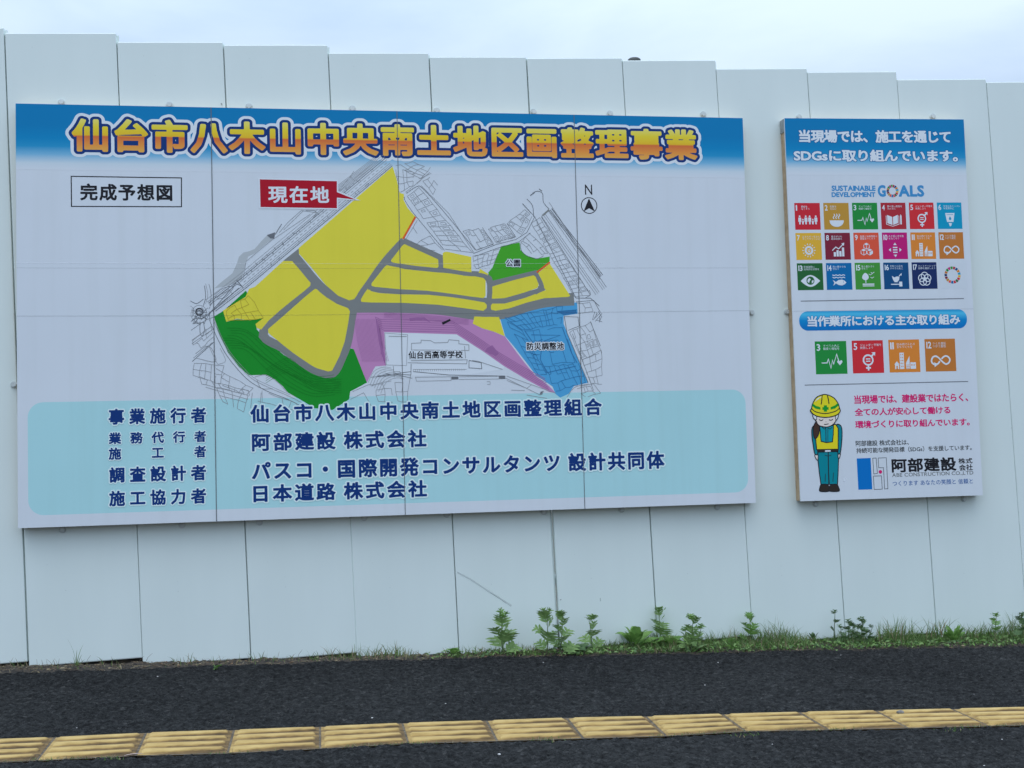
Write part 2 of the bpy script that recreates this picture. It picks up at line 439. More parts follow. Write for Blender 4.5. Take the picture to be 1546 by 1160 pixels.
kb = MB(); CONC = noisy_mat('concrete', (0.22, 0.22, 0.21), (0.36, 0.355, 0.34), 14, 0.9, 0.4, 0.004)
for i in range(len(wide) - 1):
    x0, x1 = wide[i], wide[i + 1]
    kb.add([(x0, -4.15, gz(x0) - 0.13), (x1, -4.15, gz(x1) - 0.13), (x1, -4.15, gz(x1) + 0.004), (x0, -4.15, gz(x0) + 0.004), (x1, -4.0, gz(x1) + 0.004), (x0, -4.0, gz(x0) + 0.004)],
           [(0, 1, 2, 3), (3, 2, 4, 5)], CONC)
tag(kb.build('kerb'), kind='structure')
sheet('road', wide, [-11.0, -8, -6, -4.15], lambda x, y: gz(x) - 0.12, asphalt_mat('road_asphalt'))

TA = [(-0.457, -1.505), (-0.155, -1.500), (0.147, -1.500), (0.449, -1.503), (0.754, -1.490), (1.058, -1.497), (1.361, -1.499), (1.658, -1.492), (1.966, -1.503), (2.267, -1.509), (2.565, -1.534), (2.859, -1.549), (3.157, -1.565), (3.454, -1.591), (3.755, -1.612), (4.056, -1.634)]
TB = [(-0.450, -1.816), (-0.148, -1.816), (0.153, -1.816), (0.455, -1.815), (0.762, -1.804), (1.057, -1.822), (1.358, -1.812), (1.655, -1.792), (1.957, -1.807), (2.257, -1.822), (2.550, -1.836), (2.847, -1.818), (3.147, -1.845), (3.437, -1.868), (3.737, -1.888), (4.037, -1.908)]
def front_edge(x):                              # where the verge gives way to asphalt
    base = np.interp(x, [-3, -0.03, 0.82, 1.49, 2.5, 3.68, 4.86, 8], [-0.20, -0.20, -0.165, -0.15, -0.18, -0.245, -0.30, -0.33])
    return base + 0.012 * math.sin(x * 9.1) + 0.009 * math.sin(x * 23 + 1) + 0.005 * math.sin(x * 61)
def soil_h(x, t):
    lump = 0.006 * math.sin(x * 17 + 3 * t) * math.sin(x * 5.3 + 1.7) + 0.004 * math.sin(x * 43 + t * 9)
    g_ = max(0.0, min(1.0, (x - 2.2) / 1.2)); edge = min(1.0, t * 6)
    return gz(x) - 0.001 + edge * (lump * 0.6 + 0.003 * math.sin(x * 101 + t * 31)) - 0.020 * (1 - .55 * g_) * max(0.0, t - .12) ** .8 + 0.006 * g_ * edge
# the pavement in front of the fence: a finely grained sheet whose stones stand proud
def smooth_noise(rng, ny, nx, k):
    g = rng.standard_normal((ny // k + 3, nx // k + 3)); yy = np.arange(ny) / k; xx = np.arange(nx) / k
    y0 = yy.astype(int); x0 = xx.astype(int); fy = (yy - y0)[:, None]; fx = (xx - x0)[None, :]; fy = fy * fy * (3 - 2 * fy); fx = fx * fx * (3 - 2 * fx)
    q = lambda a, c: g[np.ix_(y0 + a, x0 + c)]
    return (q(0, 0) * (1 - fx) + q(0, 1) * fx) * (1 - fy) + (q(1, 0) * (1 - fx) + q(1, 1) * fx) * fy
def pavement():
    rng = np.random.default_rng(3); xs = np.arange(-1.6, 6.6, 0.0068); n, m_ = len(xs), 330
    fe = np.array([front_edge(x) for x in xs]) + 0.010
    t = np.linspace(0, 1, m_) ** 1.15; Y = fe[None, :] + (-3.05 - fe[None, :]) * t[:, None]; X = np.repeat(xs[None, :], m_, 0) + rng.uniform(-.0025, .0025, (m_, n))
    base = -0.635 - 0.0238 * X
    h = 0.0024 * smooth_noise(rng, m_, n, 2) + 0.0015 * rng.standard_normal((m_, n)) + 0.0018 * smooth_noise(rng, m_, n, 4) + 0.0012 * smooth_noise(rng, m_, n, 60)
    up_ = np.interp(xs, [p[0] for p in TA], [p[1] for p in TA]); lo_ = np.interp(xs, [p[0] for p in TB], [p[1] for p in TB])
    under = (Y < up_[None, :] + .010) & (Y > lo_[None, :] - .014)
    h = np.where(under, -0.006, np.clip(h, -.011, .0075)); h[0, :] = -0.002; h[-1, :] = -0.010
    co = np.stack([X, Y, base + h], -1).reshape(-1, 3)
    me = bpy.data.meshes.new('pavement'); me.vertices.add(len(co)); me.vertices.foreach_set('co', co.ravel().astype(np.float32))
    idx = np.arange(m_ * n).reshape(m_, n); f = np.stack([idx[1:, :-1], idx[1:, 1:], idx[:-1, 1:], idx[:-1, :-1]], -1).reshape(-1, 4)
    me.loops.add(f.size); me.loops.foreach_set('vertex_index', f.ravel().astype(np.int32)); me.polygons.add(len(f))
    me.polygons.foreach_set('loop_start', np.arange(0, f.size, 4, dtype=np.int32)); me.polygons.foreach_set('use_smooth', np.ones(len(f), bool))
    me.update(calc_edges=True); me.validate(); me.materials.append(ASPH)
    o = bpy.data.objects.new('pavement', me); COL.objects.link(o); tag(o, kind='structure')
pavement()
NX, NT = 620, 12
sb = MB(); vs = []
for i in range(NX + 1):
    x = -2.2 + 9.2 * i / NX; fe = front_edge(x)
    for j in range(NT + 1):
        t = j / NT; vs.append((x, fe + (0.30 - fe) * t, soil_h(x, t) + random.uniform(-0.003, 0.003) * (0 < j)))
SOIL = noisy_mat('verge_soil', (0.012, 0.009, 0.007), (0.070, 0.052, 0.036), 34, 0.95, 0.9, 0.012, 0.38, 0.66, 9)
sb.add(vs, [(i * (NT + 1) + j, (i + 1) * (NT + 1) + j, (i + 1) * (NT + 1) + j + 1, i * (NT + 1) + j + 1) for i in range(NX) for j in range(NT)], SOIL)
tag(sb.build('soil_verge', smooth=True), kind='structure')

# ------------------------------------------------------------------ the steel hoarding
STEEL = fence_mat()
GALV = noisy_mat('galvanised_steel', (0.30, 0.31, 0.31), (0.45, 0.46, 0.46), 30, 0.45, 0.1, 0.002, metal=0.8)
DARK = print_mat('dark_gap', (0.01, 0.01, 0.01), 0.9)
FY = 0.065
fence = thing('fence', (0, FY, gz(0)), 'long white fence of tall flat steel panels stepping down to the right behind both boards', 'fence')
FZ = -gz(0)
#            top-left x, top z, tilt of the top edge
PANELS = [(-1.580, 2.400, .030), (-1.072, 2.383, .031), (-0.565, 2.362, .030), (-0.057, 2.352, .0318), (0.458, 2.324, .0300), (0.962, 2.324, .0295), (1.470, 2.299, .0262), (1.974, 2.293, .0255),
          (2.473, 2.300, .0330), (2.976, 2.302, .0345), (3.481, 2.271, .0345), (3.987, 2.267, .0350), (4.497, 2.239, .0360), (5.018, 2.238, .0350), (5.535, 2.215, .034), (6.045, 2.200, .034)]
def fence_panel(x, z, tilt, k, pitch):
    """flat steel panel with a rounded fold, a front face and return flanges"""
    b = MB(); W, H = pitch - (0.0052 if k < 8 else 0.0030), 3.012
    prof = [(0.0, 0.030), (0.0, 0.004), (0.0012, 0.0012), (0.004, 0.0), (0.12, -0.0004), (0.25, -0.0008), (0.38, -0.0004), (W - 0.004, 0.0), (W - 0.0012, 0.0012), (W, 0.004), (W, 0.024), (W + 0.011, 0.0245), (W + 0.011, 0.030)]
    rows = [0.0, -0.004, -0.75, -1.5, -2.25, -H + 0.004, -H]
    n = len(prof); vs = []
    for r_, dz in enumerate(rows):
        dy = 0.002 if r_ in (0, len(rows) - 1) else 0.0
        for (px, py) in prof:
            q = dz - (0.013 if (px > W and r_ == 0) else 0.0)
            vs.append((px, py + dy + 0.0004 * math.sin(1.7 * dz + 2.1 * k) * math.sin(PI * min(1, max(0, px / W))), q))
    fs = [(j * n + i, (j + 1) * n + i, (j + 1) * n + i + 1, j * n + i + 1) for j in range(len(rows) - 1) for i in range(n - 1)]
    # top and bottom folds
    m0 = len(vs); vs += [(0, 0.03, -0.001), (W, 0.03, -0.001), (W, 0.03, -H + 0.001), (0, 0.03, -H + 0.001)]
    fs += [tuple([m0] + list(range(1, 10)) + [m0 + 1])]
    o6 = (len(rows) - 1) * n; fs += [tuple([m0 + 3, m0 + 2] + [o6 + i for i in range(9, 0, -1)])]
    b.add(vs, fs, STEEL)
    o = b.build('fence_panel', fence)
    o.location = (x, 0.0004 * math.sin(k * 2.3), z + FZ)
    a = math.atan(tilt * 0.5 + 0.015)
    o.rotation_euler = (0, -a, 0.0006 * math.sin(k * 1.9))
    return o
for k, (x, z, t) in enumerate(PANELS): fence_panel(1.332 + (x - 1.332) * 1.0033, 0.338 + (z - 0.338) * 1.0033, t, k, 1.0033 * ((PANELS[k + 1][0] if k + 1 < len(PANELS) else x + 0.509) - x))
def pole_along(name, path, r, m, parent, n=14):
    b = MB(); b.tube(path, [r] * len(path), m, n); return b.build(name, parent, smooth=True)
for hz in (0.35, 1.75, 2.55):
    pole_along('rail', [(-2.0, 0.062, hz + 0.02), (7.0, 0.062, hz - 0.16)], 0.024, GALV, fence)
b = MB(); DKBLOCK = noisy_mat('light_block_dark', (0.03, 0.024, 0.018), (0.08, 0.062, 0.045), 18, 0.9)
b.add([(-2.1, .034, -.06), (7.1, .034, -.06 - .219), (7.1, .12, -.06 - .219), (-2.1, .12, -.06), (-2.1, .034, .17), (7.1, .034, .17 - .219), (7.1, .12, .17 - .219), (-2.1, .12, .17)], [(0, 3, 2, 1), (4, 5, 6, 7), (0, 1, 5, 4), (1, 2, 6, 5), (2, 3, 7, 6), (3, 0, 4, 7)], DKBLOCK)
b.build('added_light_block', fence)  # dark beam added behind the panels to keep light out of the gap below
for px_, top in ((-0.9, 2.90), (1.08, 2.86), (3.075, 2.986), (5.1, 2.76)):
    p = pole_along('support_post', [(px_ + 0.085, 0.112, -0.2), (px_, 0.112, top)], 0.024, GALV, fence)
    if abs(px_ - 3.075) < 0.01:
        b = MB(); pr_ = [(0.034, -0.05), (0.036, -0.01), (0.034, 0.0), (0.026, 0.006), (0.012, 0.009)]
        n = 16; vs = [(px_ + r_ * math.cos(2 * PI * k / n), 0.112 + r_ * math.sin(2 * PI * k / n), top + dz) for r_, dz in pr_ for k in range(n)]
        b.add(vs, [(j * n + k, j * n + (k + 1) % n, (j + 1) * n + (k + 1) % n, (j + 1) * n + k) for j in range(len(pr_) - 1) for k in range(n)] + [tuple((len(pr_) - 1) * n + k for k in range(n))], noisy_mat('dark_cap', (0.05, 0.055, 0.05), (0.09, 0.095, 0.09), 20, 0.6))
        c = b.build('post_cap', p, smooth=True)
# scuffs on the panels
SCUFF = print_mat('scuff', (0.34, 0.37, 0.36), 0.6)
SCUFF2 = print_mat('faint_scuff', (0.42, 0.46, 0.46), 0.6); SCUFF2.node_tree.nodes['Principled BSDF'].inputs['Alpha'].default_value = 0.30
def on_fence(pts, w, m, name='scuff_mark'):
    pr = Print(); pr.stroke(spline(pts, 8), w, m, 0.0)
    o = pr.build(name, fence); o.location = (0, -0.0020, FZ); return o
on_fence([(2.056,-0.2953),(2.128,-0.3377),(2.213,-0.3971),(2.276,-0.4393),(2.325,-0.4744)], 0.008, SCUFF2)
on_fence([(2.22,-0.404),(2.259,-0.4287),(2.299,-0.4601)], 0.004, SCUFF2)
on_fence([(0.9444,2.04),(0.9474,2.03)], 0.006, SCUFF)
on_fence([(2.576,-0.453),(2.578,-0.4564)], 0.007, SCUFF)
on_fence([(2.781,-0.4557),(2.782,-0.4724)], 0.005, SCUFF2)

# ------------------------------------------------------------------ main project board
WOOD = noisy_mat('pine_timber', (0.42, 0.29, 0.17), (0.56, 0.41, 0.26), 22, 0.7, 0.2, 0.002)
PAPER = print_mat('white_film', (0.735, 0.775, 0.82), 0.26, 0.035)
board = thing('information_board', (1.8, 0.0, 0.0), 'wide white board with blue title band, coloured land map and pale blue panel', 'sign board')
BX = 1.8
def bpart(pr_or_mb, name, parent=None, **k):
    o = pr_or_mb.build(name, parent or board, **k) if isinstance(pr_or_mb, MB) else pr_or_mb.build(name, parent or board)
    if parent is None: o.location = (-BX, 0, 0)
    return o
b = MB()
for x0, x1 in ((0, 0.8985), (0.9015, 1.7985), (1.8015, 2.6985), (2.7015, 3.6)): b.box(x0, x1, 0.0, 0.012, 0.0, 2.0, PAPER)
bpart(b, 'face_sheet')
b = MB()
for x0, x1, z0, z1 in ((0.003, 3.597, 0.002, 0.045), (0.003, 3.597, 1.955, 1.998), (0.003, 0.045, 0.045, 1.955), (3.555, 3.597, 0.045, 1.955), (0.88, 0.92, 0.045, 1.955), (1.78, 1.82, 0.045, 1.955), (2.68, 2.72, 0.045, 1.955)):
    b.box(x0, x1, 0.0121, FY - 0.002, z0, z1, WOOD)
bpart(b, 'timber_frame')
HB = [(0.0, (0.735, 0.775, 0.82)), (0.14, ink(156, 182, 212)), (0.34, ink(92, 152, 202)), (0.52, ink(28, 122, 184)), (0.70, ink(0, 112, 178)), (1.0, ink(0, 104, 170))]
HEAD = ramp_mat('blue_title_gradient', HB, 1.688, 1.90)
pr = Print(); pr.rect(0, 3.6, 1.685, 2.0, HEAD, 0.5); bpart(pr, 'title_band')
NAVY = print_mat('navy_ink', ink(14, 46, 112)); PALE = print_mat('pale_outline_ink', ink(176, 204, 228)); SHADOWB = print_mat('deep_blue_ink', ink(8, 84, 148))
WPRINT = print_mat('white_ink', (0.78, 0.82, 0.86))
tb = [(0.2513,1.935),(3.347,1.775)]
zt, zb = tb[0][1], tb[1][1]
GOLD = ramp_mat('gold_gradient', [(0.0, ink(190, 146, 78)), (0.22, ink(180, 124, 64)), (0.46, ink(168, 94, 58)), (0.50, ink(190, 158, 44)), (0.75, ink(186, 176, 56)), (1.0, ink(198, 186, 112))], zb, zt)
pr = Print(); letter(pr, '仙台市八木山中央南土地区画整理事業', tb, [(0.205, WPRINT), (0.120, NAVY), (0.040, GOLD)], adv=1.06, h=1.0)
bpart(pr, 'title_lettering')

BLACK = print_mat('black_ink', ink(26, 30, 40)); RED = print_mat('red_ink', ink(136, 18, 40)); GREYL = print_mat('grey_line_ink', ink(116, 130, 150)); DKL = print_mat('dark_line_ink', ink(84, 96, 114))
# caption box
pr = Print(); q = [(0.249,1.655),(0.7569,1.653),(0.7553,1.513),(0.2494,1.511)]; pr.stroke(q, 0.005, BLACK, 0.5, closed=True)
letter(pr, '完成予想図', [(0.2894,1.622),(0.7139,1.54)], [(0.030, BLACK)], adv=1.06, h=1.0)
bpart(pr, 'caption_box')
# map
YEL = print_mat('yellow_ink', ink(180, 184, 66), stain=0.05); GRN = print_mat('forest_green_ink', ink(20, 120, 42)); GRN2 = print_mat('park_green_ink', ink(54, 142, 42))
PUR = print_mat('purple_ink', ink(150, 116, 174)); BLU = print_mat('pond_blue_ink', ink(62, 138, 200)); ROAD = print_mat('road_grey_ink', ink(100, 112, 124)); ORG = print_mat('orange_ink', ink(176, 84, 44))
DPUR = print_mat('dark_purple_ink', ink(126, 92, 152)); DYEL = print_mat('olive_line_ink', ink(140, 136, 50)); DBLU = print_mat('blue_line_ink', ink(40, 100, 160)); DGRN = print_mat('dark_green_ink', ink(12, 104, 34)); LGREY = print_mat('light_grey_ink', ink(140, 158, 180))
mp = Print(); LW = 0.0022
mp.poly([(0.9029,1.117),(0.9421,1.152),(0.9898,1.19),(1.012,1.238),(1.022,1.271),(1.044,1.292),(1.07,1.298),(1.097,1.309),(1.129,1.347),(1.161,1.38),(1.183,1.369),(1.193,1.362),(1.161,1.342),(1.129,1.314),(1.097,1.287),(1.065,1.271),(1.056,1.238),(1.04,1.189),(1.031,1.157),(0.968,1.13)], LGREY, 0.08)
GREENS = [(0.9011,0.9818),(0.9475,1.01),(1.052,1.106),(1.067,1.087),(1.041,1.07),(0.9666,1.028),(0.9604,0.9555),(1.008,0.9681),(1.071,0.9621),(1.136,0.9735),(1.098,0.9403),(1.102,0.9165),(1.154,0.8587),(1.227,0.793),(1.311,0.7398),(1.374,0.7064),(1.438,0.6924),(1.465,0.6974),(1.488,0.746),(1.527,0.8273),(1.565,0.8159),(1.626,0.6512),(1.544,0.6091),(1.538,0.5711),(1.457,0.5206),(1.371,0.531),(1.319,0.5644),(1.245,0.609),(1.219,0.6418),(1.183,0.6748),(1.141,0.697),(1.062,0.6961),(1.015,0.7366),(0.9636,0.8071),(0.918,0.915)]
mp.poly(GREENS, GRN, 0.10)
mp.poly([(2.308,1.325),(2.403,1.344),(2.406,1.305),(2.438,1.277),(2.489,1.262),(2.555,1.273),(2.554,1.249),(2.487,1.192),(2.366,1.163),(2.242,1.137),(2.24,1.193),(2.26,1.215)], GRN2, 0.14)
mp.poly([(1.574,1.016),(1.652,1.014),(1.783,1.008),(1.982,1.001),(2.164,0.974),(2.155,0.9362),(2.203,0.9113),(2.258,0.8952),(2.316,0.87),(2.358,0.8115),(2.412,0.7382),(2.467,0.6703),(2.534,0.6189),(2.567,0.5825),(2.533,0.5898),(2.421,0.6521),(2.31,0.7207),(2.2,0.8),(2.073,0.8837),(1.716,0.8982),(1.719,0.7336),(1.669,0.7299),(1.66,0.7163),(1.626,0.6512),(1.565,0.8159),(1.532,0.8305),(1.554,0.9637)], PUR, 0.18)
mp.poly([(2.291,0.9708),(2.362,0.9927),(2.454,1.024),(2.534,1.033),(2.69,1.039),(2.691,0.9824),(2.618,0.9717),(2.617,0.9322),(2.635,0.8848),(2.665,0.8022),(2.735,0.6324),(2.662,0.6167),(2.633,0.578),(2.589,0.5597),(2.565,0.5792),(2.551,0.6164),(2.467,0.6759),(2.413,0.7494),(2.358,0.8227),(2.317,0.8723)], BLU, 0.22)
P = mp.poly
for Q in ([(1.306,1.312),(1.773,1.721),(1.791,1.66),(1.806,1.59),(1.826,1.584),(1.824,1.554),(1.843,1.515),(1.881,1.471),(1.816,1.362),(1.815,1.355),(1.729,1.256),(1.647,1.159),(1.602,1.104),(1.572,1.062),(1.547,1.056),(1.494,1.079),(1.435,1.132),(1.362,1.225),(1.309,1.286)],
          [(1.234,1.252),(1.273,1.252),(1.363,1.148),(1.36,1.129),(1.123,0.9163),(1.102,0.9241),(1.096,0.9436),(1.134,0.9724),(1.071,0.9621),(1.008,0.9702),(0.9583,0.9555),(0.9433,1.01),(1.051,1.076),(1.068,1.115),(1.096,1.125)],
          [(1.368,1.105),(1.381,1.113),(1.4,1.112),(1.434,1.074),(1.488,1.039),(1.541,1.018),(1.55,1.002),(1.54,0.9419),(1.522,0.8546),(1.496,0.7841),(1.458,0.7116),(1.439,0.7087),(1.375,0.7281),(1.29,0.7867),(1.217,0.8472),(1.156,0.8998),(1.155,0.9182),(1.23,0.9825)],
          [(1.755,1.253),(1.812,1.326),(1.823,1.334),(1.84,1.335),(1.987,1.26),(1.993,1.249),(1.99,1.221),(1.981,1.213),(1.876,1.226),(1.777,1.24),(1.76,1.244)],
          [(2.013,1.288),(2.018,1.294),(2.033,1.297),(2.155,1.271),(2.155,1.193),(2.097,1.201),(2.014,1.216)],
          [(1.657,1.139),(1.722,1.22),(1.733,1.229),(1.75,1.23),(1.821,1.21),(1.986,1.193),(2.119,1.184),(2.214,1.165),(2.225,1.153),(2.223,1.075),(2.212,1.064),(2.117,1.076),(1.929,1.102),(1.796,1.11),(1.676,1.122),(1.658,1.127)],
          [(1.628,1.113),(1.646,1.115),(1.654,1.101),(1.698,1.091),(1.796,1.085),(1.939,1.082),(2.094,1.065),(2.217,1.042),(2.228,1.03),(2.227,1.014),(2.21,1),(2.149,1.009),(1.982,1.032),(1.817,1.042),(1.653,1.045),(1.607,1.048),(1.602,1.062)],
          [(2.252,1.12),(2.275,1.127),(2.366,1.153),(2.469,1.179),(2.48,1.17),(2.493,1.136),(2.493,1.122),(2.485,1.113),(2.421,1.091),(2.319,1.063),(2.257,1.06),(2.248,1.069),(2.249,1.109)],
          [(2.247,1.025),(2.256,1.036),(2.318,1.036),(2.421,1.063),(2.528,1.102),(2.49,1.187),(2.554,1.237),(2.655,1.073),(2.638,1.065),(2.523,1.062),(2.431,1.04),(2.34,1.011),(2.272,1),(2.25,1.005)],
          [(2.164,0.9718),(2.288,0.9686),(2.315,0.8723),(2.258,0.8963),(2.203,0.9124),(2.155,0.9362)],
          [(2.199,1.211),(2.238,1.186),(2.237,1.178),(2.189,1.187)]):
    P(Q, YEL, 0.9)
ROADK = 0
for Q, w in (([(1.27,1.28),(1.329,1.205),(1.382,1.14),(1.435,1.09),(1.493,1.054),(1.552,1.033),(1.585,1.027),(1.653,1.027),(1.817,1.024),(1.982,1.015),(2.148,0.9897),(2.238,0.9824),(2.34,0.9973),(2.431,1.026),(2.534,1.048),(2.674,1.056)], 0.0255),
             ([(1.818,1.356),(1.722,1.251),(1.641,1.139),(1.602,1.084),(1.576,1.029)], 0.0265),
             ([(1.816,1.349),(1.999,1.265),(2.001,1.211)], 0.020), ([(1.724,1.242),(1.821,1.223),(1.997,1.204),(2.119,1.186),(2.242,1.159),(2.235,0.9891)], 0.0185),
             ([(1.641,1.118),(1.698,1.107),(1.796,1.099),(1.939,1.092),(2.106,1.07),(2.234,1.049),(2.318,1.049),(2.421,1.078),(2.511,1.11),(2.483,1.189)], 0.0165), ([(2.239,1.132),(2.366,1.162),(2.49,1.191)], 0.0155),
             ([(1.382,1.129),(1.135,0.9129),(1.227,0.8233),(1.311,0.7593),(1.385,0.7127),(1.462,0.7007),(1.51,0.7839),(1.536,0.8545),(1.556,0.9637),(1.567,1.024)], 0.0235)):
    mp.k = ROADK; ROADK += 1; mp.stroke(spline(Q, 5) if len(Q) > 3 else Q, w, ROAD, 1.0)
    mp.k = ROADK; mp.stroke(spline(Q, 5) if len(Q) > 3 else Q, w * (2.5 if w == 0.0255 else 1.8), ROAD, 0.34)
P([(1.232,1.251),(1.308,1.312),(1.309,1.286),(1.273,1.25)], ROAD, 0.95)
P([(2.493,1.125),(2.53,1.106),(2.478,1.08)], ROAD, 0.95); P([(2.643,1.062),(2.655,1.073),(2.677,1.042),(2.648,1.038)], ROAD, 0.95)
mp.k = 0; mp.stroke([(1.881,1.471),(1.817,1.36)], 0.009, ORG, 1.6); mp.stroke([(2.486,1.192),(2.555,1.244)], 0.009, ORG, 1.6)
LH = 1.75
def L(pts, m=None, w=LW): mp.stroke(pts, w, m or GREYL, LH)
def jit(p, a): return (p[0] + random.uniform(-a, a), p[1] + random.uniform(-a, a))
def lots(q, nx, nz, skip=0.1, ja=0.004, m=None, house=0.0):
    """an irregular block of plots inside the quadrilateral q (TL, TR, BR, BL)"""
    def at(u, v):
        a = [(q[0][i] * (1 - u) + q[1][i] * u) * (1 - v) + (q[3][i] * (1 - u) + q[2][i] * u) * v for i in (0, 1)]; return tuple(a)
    G = [[jit(at(i / nx + (random.uniform(-.25, .25) / nx if 0 < i < nx else 0), j / nz), ja) for i in range(nx + 1)] for j in range(nz + 1)]
    for j in range(nz + 1):
        for i in range(nx):
            if random.random() > skip: L([G[j][i], G[j][i + 1]], m)
    for j in range(nz):
        for i in range(nx + 1):
            if random.random() > skip: L([G[j][i], G[j + 1][i]], m)
    for j in range(nz):
        for i in range(nx):
            if random.random() < house:
                c = [G[j][i], G[j][i + 1], G[j + 1][i + 1], G[j + 1][i]]; cx = sum(p[0] for p in c) / 4; cz = sum(p[1] for p in c) / 4
                f = random.uniform(.35, .6); L([(cx + (p[0] - cx) * f, cz + (p[1] - cz) * f) for p in c] + [(cx + (c[0][0] - cx) * f, cz + (c[0][1] - cz) * f)], m, LW * .8)
def off(pts, d):
    a, bb = np.array(pts[0]), np.array(pts[-1]); t = (bb - a) / np.linalg.norm(bb - a); nn = np.array((-t[1], t[0])) * d
    return [(p[0] + nn[0], p[1] + nn[1]) for p in pts]
# the railway and trunk road along the north-west edge
edge = [(0.9088,1.006),(1.062,1.124),(1.773,1.724)]
for d, m, w in ((0.002, DKL, .003), (0.010, GREYL, LW), (0.019, GREYL, LW), (0.042, GREYL, LW), (0.052, DKL, .0028), (0.060, GREYL, LW), (0.072, GREYL, .0016)): L(off(edge, d), m, w)
e0, e1 = np.array(off(edge, 0.030)[1]), np.array(off(edge, 0.030)[-1])
for k in range(34):
    a = e0 + (e1 - e0) * (k / 34); bq = e0 + (e1 - e0) * ((k + .55) / 34); L([tuple(a), tuple(bq)], GREYL, LW)
for k in range(60):
    t = random.random(); p = e0 + (e1 - e0) * t; nn = np.array((-(e1 - e0)[1], (e1 - e0)[0])) / np.linalg.norm(e1 - e0); d = random.choice((-.024, .013, .022)); L([tuple(p + nn * d), tuple(p + nn * (d + random.uniform(.006, .014)))], DKL, .0018)
L([(1.054,1.24),(1.04,1.162)]); L([(1.056,1.249),(1.172,1.347),(1.366,1.481)]); L([(1.196,1.38),(1.228,1.432)], DKL, .003); L([(1.215,1.389),(1.258,1.44),(1.323,1.499),(1.399,1.488),(1.379,1.462)]); L([(1.236,1.402),(1.334,1.499)], GREYL); L([(1.345,1.499),(1.388,1.499),(1.409,1.477)], DKL)
P([(1.156,1.377),(1.196,1.391),(1.191,1.36),(1.172,1.362)], DKL, 1.70)
for k in range(7): L([(1.498,1.59),(1.564,1.668),(1.585,1.647)] if k == 0 else off([(1.503,1.579),(1.708,1.739)], 0.006 * k), GREYL, .0017)
L([(1.564,1.666),(1.581,1.696)]); L([(0.8931,1.007),(1.02,1.119)], DKL, .0035); L([(0.872,0.9853),(1.005,1.141),(1.031,1.13)], DKL, .003); L([(1.01,1.157),(1.041,1.119)], DKL, .004)
# roundabout and streets at the west end
c = [(0.8327,1.005)][0]; mp.ring(c, 0.0165, 0.005, BLACK, LH); mp.ring(c, 0.0105, 0.0018, GREYL, LH); mp.ring(c, 0.032, 0.0022, GREYL, LH)
for Q in ([(0.8636,1.141),(0.8733,1.087),(0.8623,1.044)], [(0.8582,1.131),(0.8627,1.077),(0.8518,1.034)], [(0.8792,1.139),(0.8889,1.087),(0.883,1.034),(0.915,1.087)], [(0.7918,1.058),(0.8207,1.045),(0.8522,1.066)], [(0.7915,1.034),(0.8049,1.023)], [(0.7937,0.959),(0.8199,0.9749),(0.851,0.9747),(0.9038,1.023)], [(0.7932,0.9162),(0.8613,0.9639),(0.9032,0.9796)], [(0.7957,0.868),(0.8922,0.9367)], [(0.7955,0.852),(0.9025,0.9259)], [(0.8352,0.9587),(0.8346,0.9051),(0.8448,0.8889),(0.8555,0.9156),(0.8508,0.9586)],
          [(0.7966,0.7664),(0.9017,0.8615)], [(0.8019,0.7824),(0.8912,0.8562)], [(0.8753,0.8403),(0.9108,0.7595),(0.9263,0.7539),(0.9526,0.7696),(0.9273,0.829)], [(0.8126,0.8036),(0.8753,0.8403),(0.9056,0.7649),(0.8175,0.7822)], [(0.9046,1.087),(0.9469,1.119),(0.9941,1.125),(0.9568,1.076),(0.9148,1.066)], [(0.9148,1.071),(0.9677,1.114),(0.9883,1.087)], [(0.9307,1.087),(0.9729,1.109)], [(0.7997,1.023),(0.7931,0.9912),(0.8011,0.9697)]): L(spline(Q, 4) if len(Q) > 2 else Q, random.choice((GREYL, DKL)), random.choice((.0018, .0026)))
for k in range(26): p = [(0.8408,0.9855)][0]; L([jit(p, .045), jit(p, .045)], DKL, .0018)
rdw = [(0.8801,0.9637),(0.9124,0.8828),(0.9531,0.8018),(1.004,0.7313),(1.066,0.6659),(1.15,0.6161),(1.244,0.5766),(1.329,0.5297)]; L(spline(rdw, 5), DKL, .0026); L(spline([(0.8978,0.9689),(0.9281,0.8881),(0.9688,0.807),(1.018,0.7397),(1.077,0.6786),(1.161,0.632),(1.25,0.5916),(1.34,0.5424)], 5)); L(spline([(0.9031,0.9689),(0.9333,0.888),(0.9761,0.8069),(1.026,0.7439),(1.083,0.685),(1.166,0.6406),(1.255,0.598)], 5), GREYL, .0016)
lots([(0.8048,0.761),(0.9418,0.743),(0.925,0.6575),(0.8009,0.6969)], 5, 2, .1, .004); lots([(0.8267,0.6912),(1.055,0.6231),(1.065,0.6015),(0.8367,0.659)], 7, 1); lots([(0.9103,0.7274),(1.076,0.6335),(1.05,0.6018),(0.8991,0.6687)], 5, 2, .15); lots([(0.9091,0.6364),(1.055,0.6017),(1.033,0.5217),(0.9343,0.5718)], 4, 2, .15, .003); lots([(0.7957,0.8627),(0.8818,0.9368),(0.9019,0.883),(0.8074,0.809)], 4, 3, .25, .004)
L([(0.8572,0.6426),(1.055,0.5802)]); L([(1.076,0.612),(1.067,0.5371)]); L([(1.118,0.6113),(1.112,0.5576)]); L(spline([(1.088,0.6871),(1.141,0.697),(1.193,0.6638),(1.224,0.6309),(1.24,0.6112)], 4)); L(spline([(1.098,0.6761),(1.119,0.6328),(1.171,0.6297)], 4)); lots([(1.087,0.6333),(1.287,0.5542),(1.281,0.522),(1.097,0.5687)], 6, 1, .3)
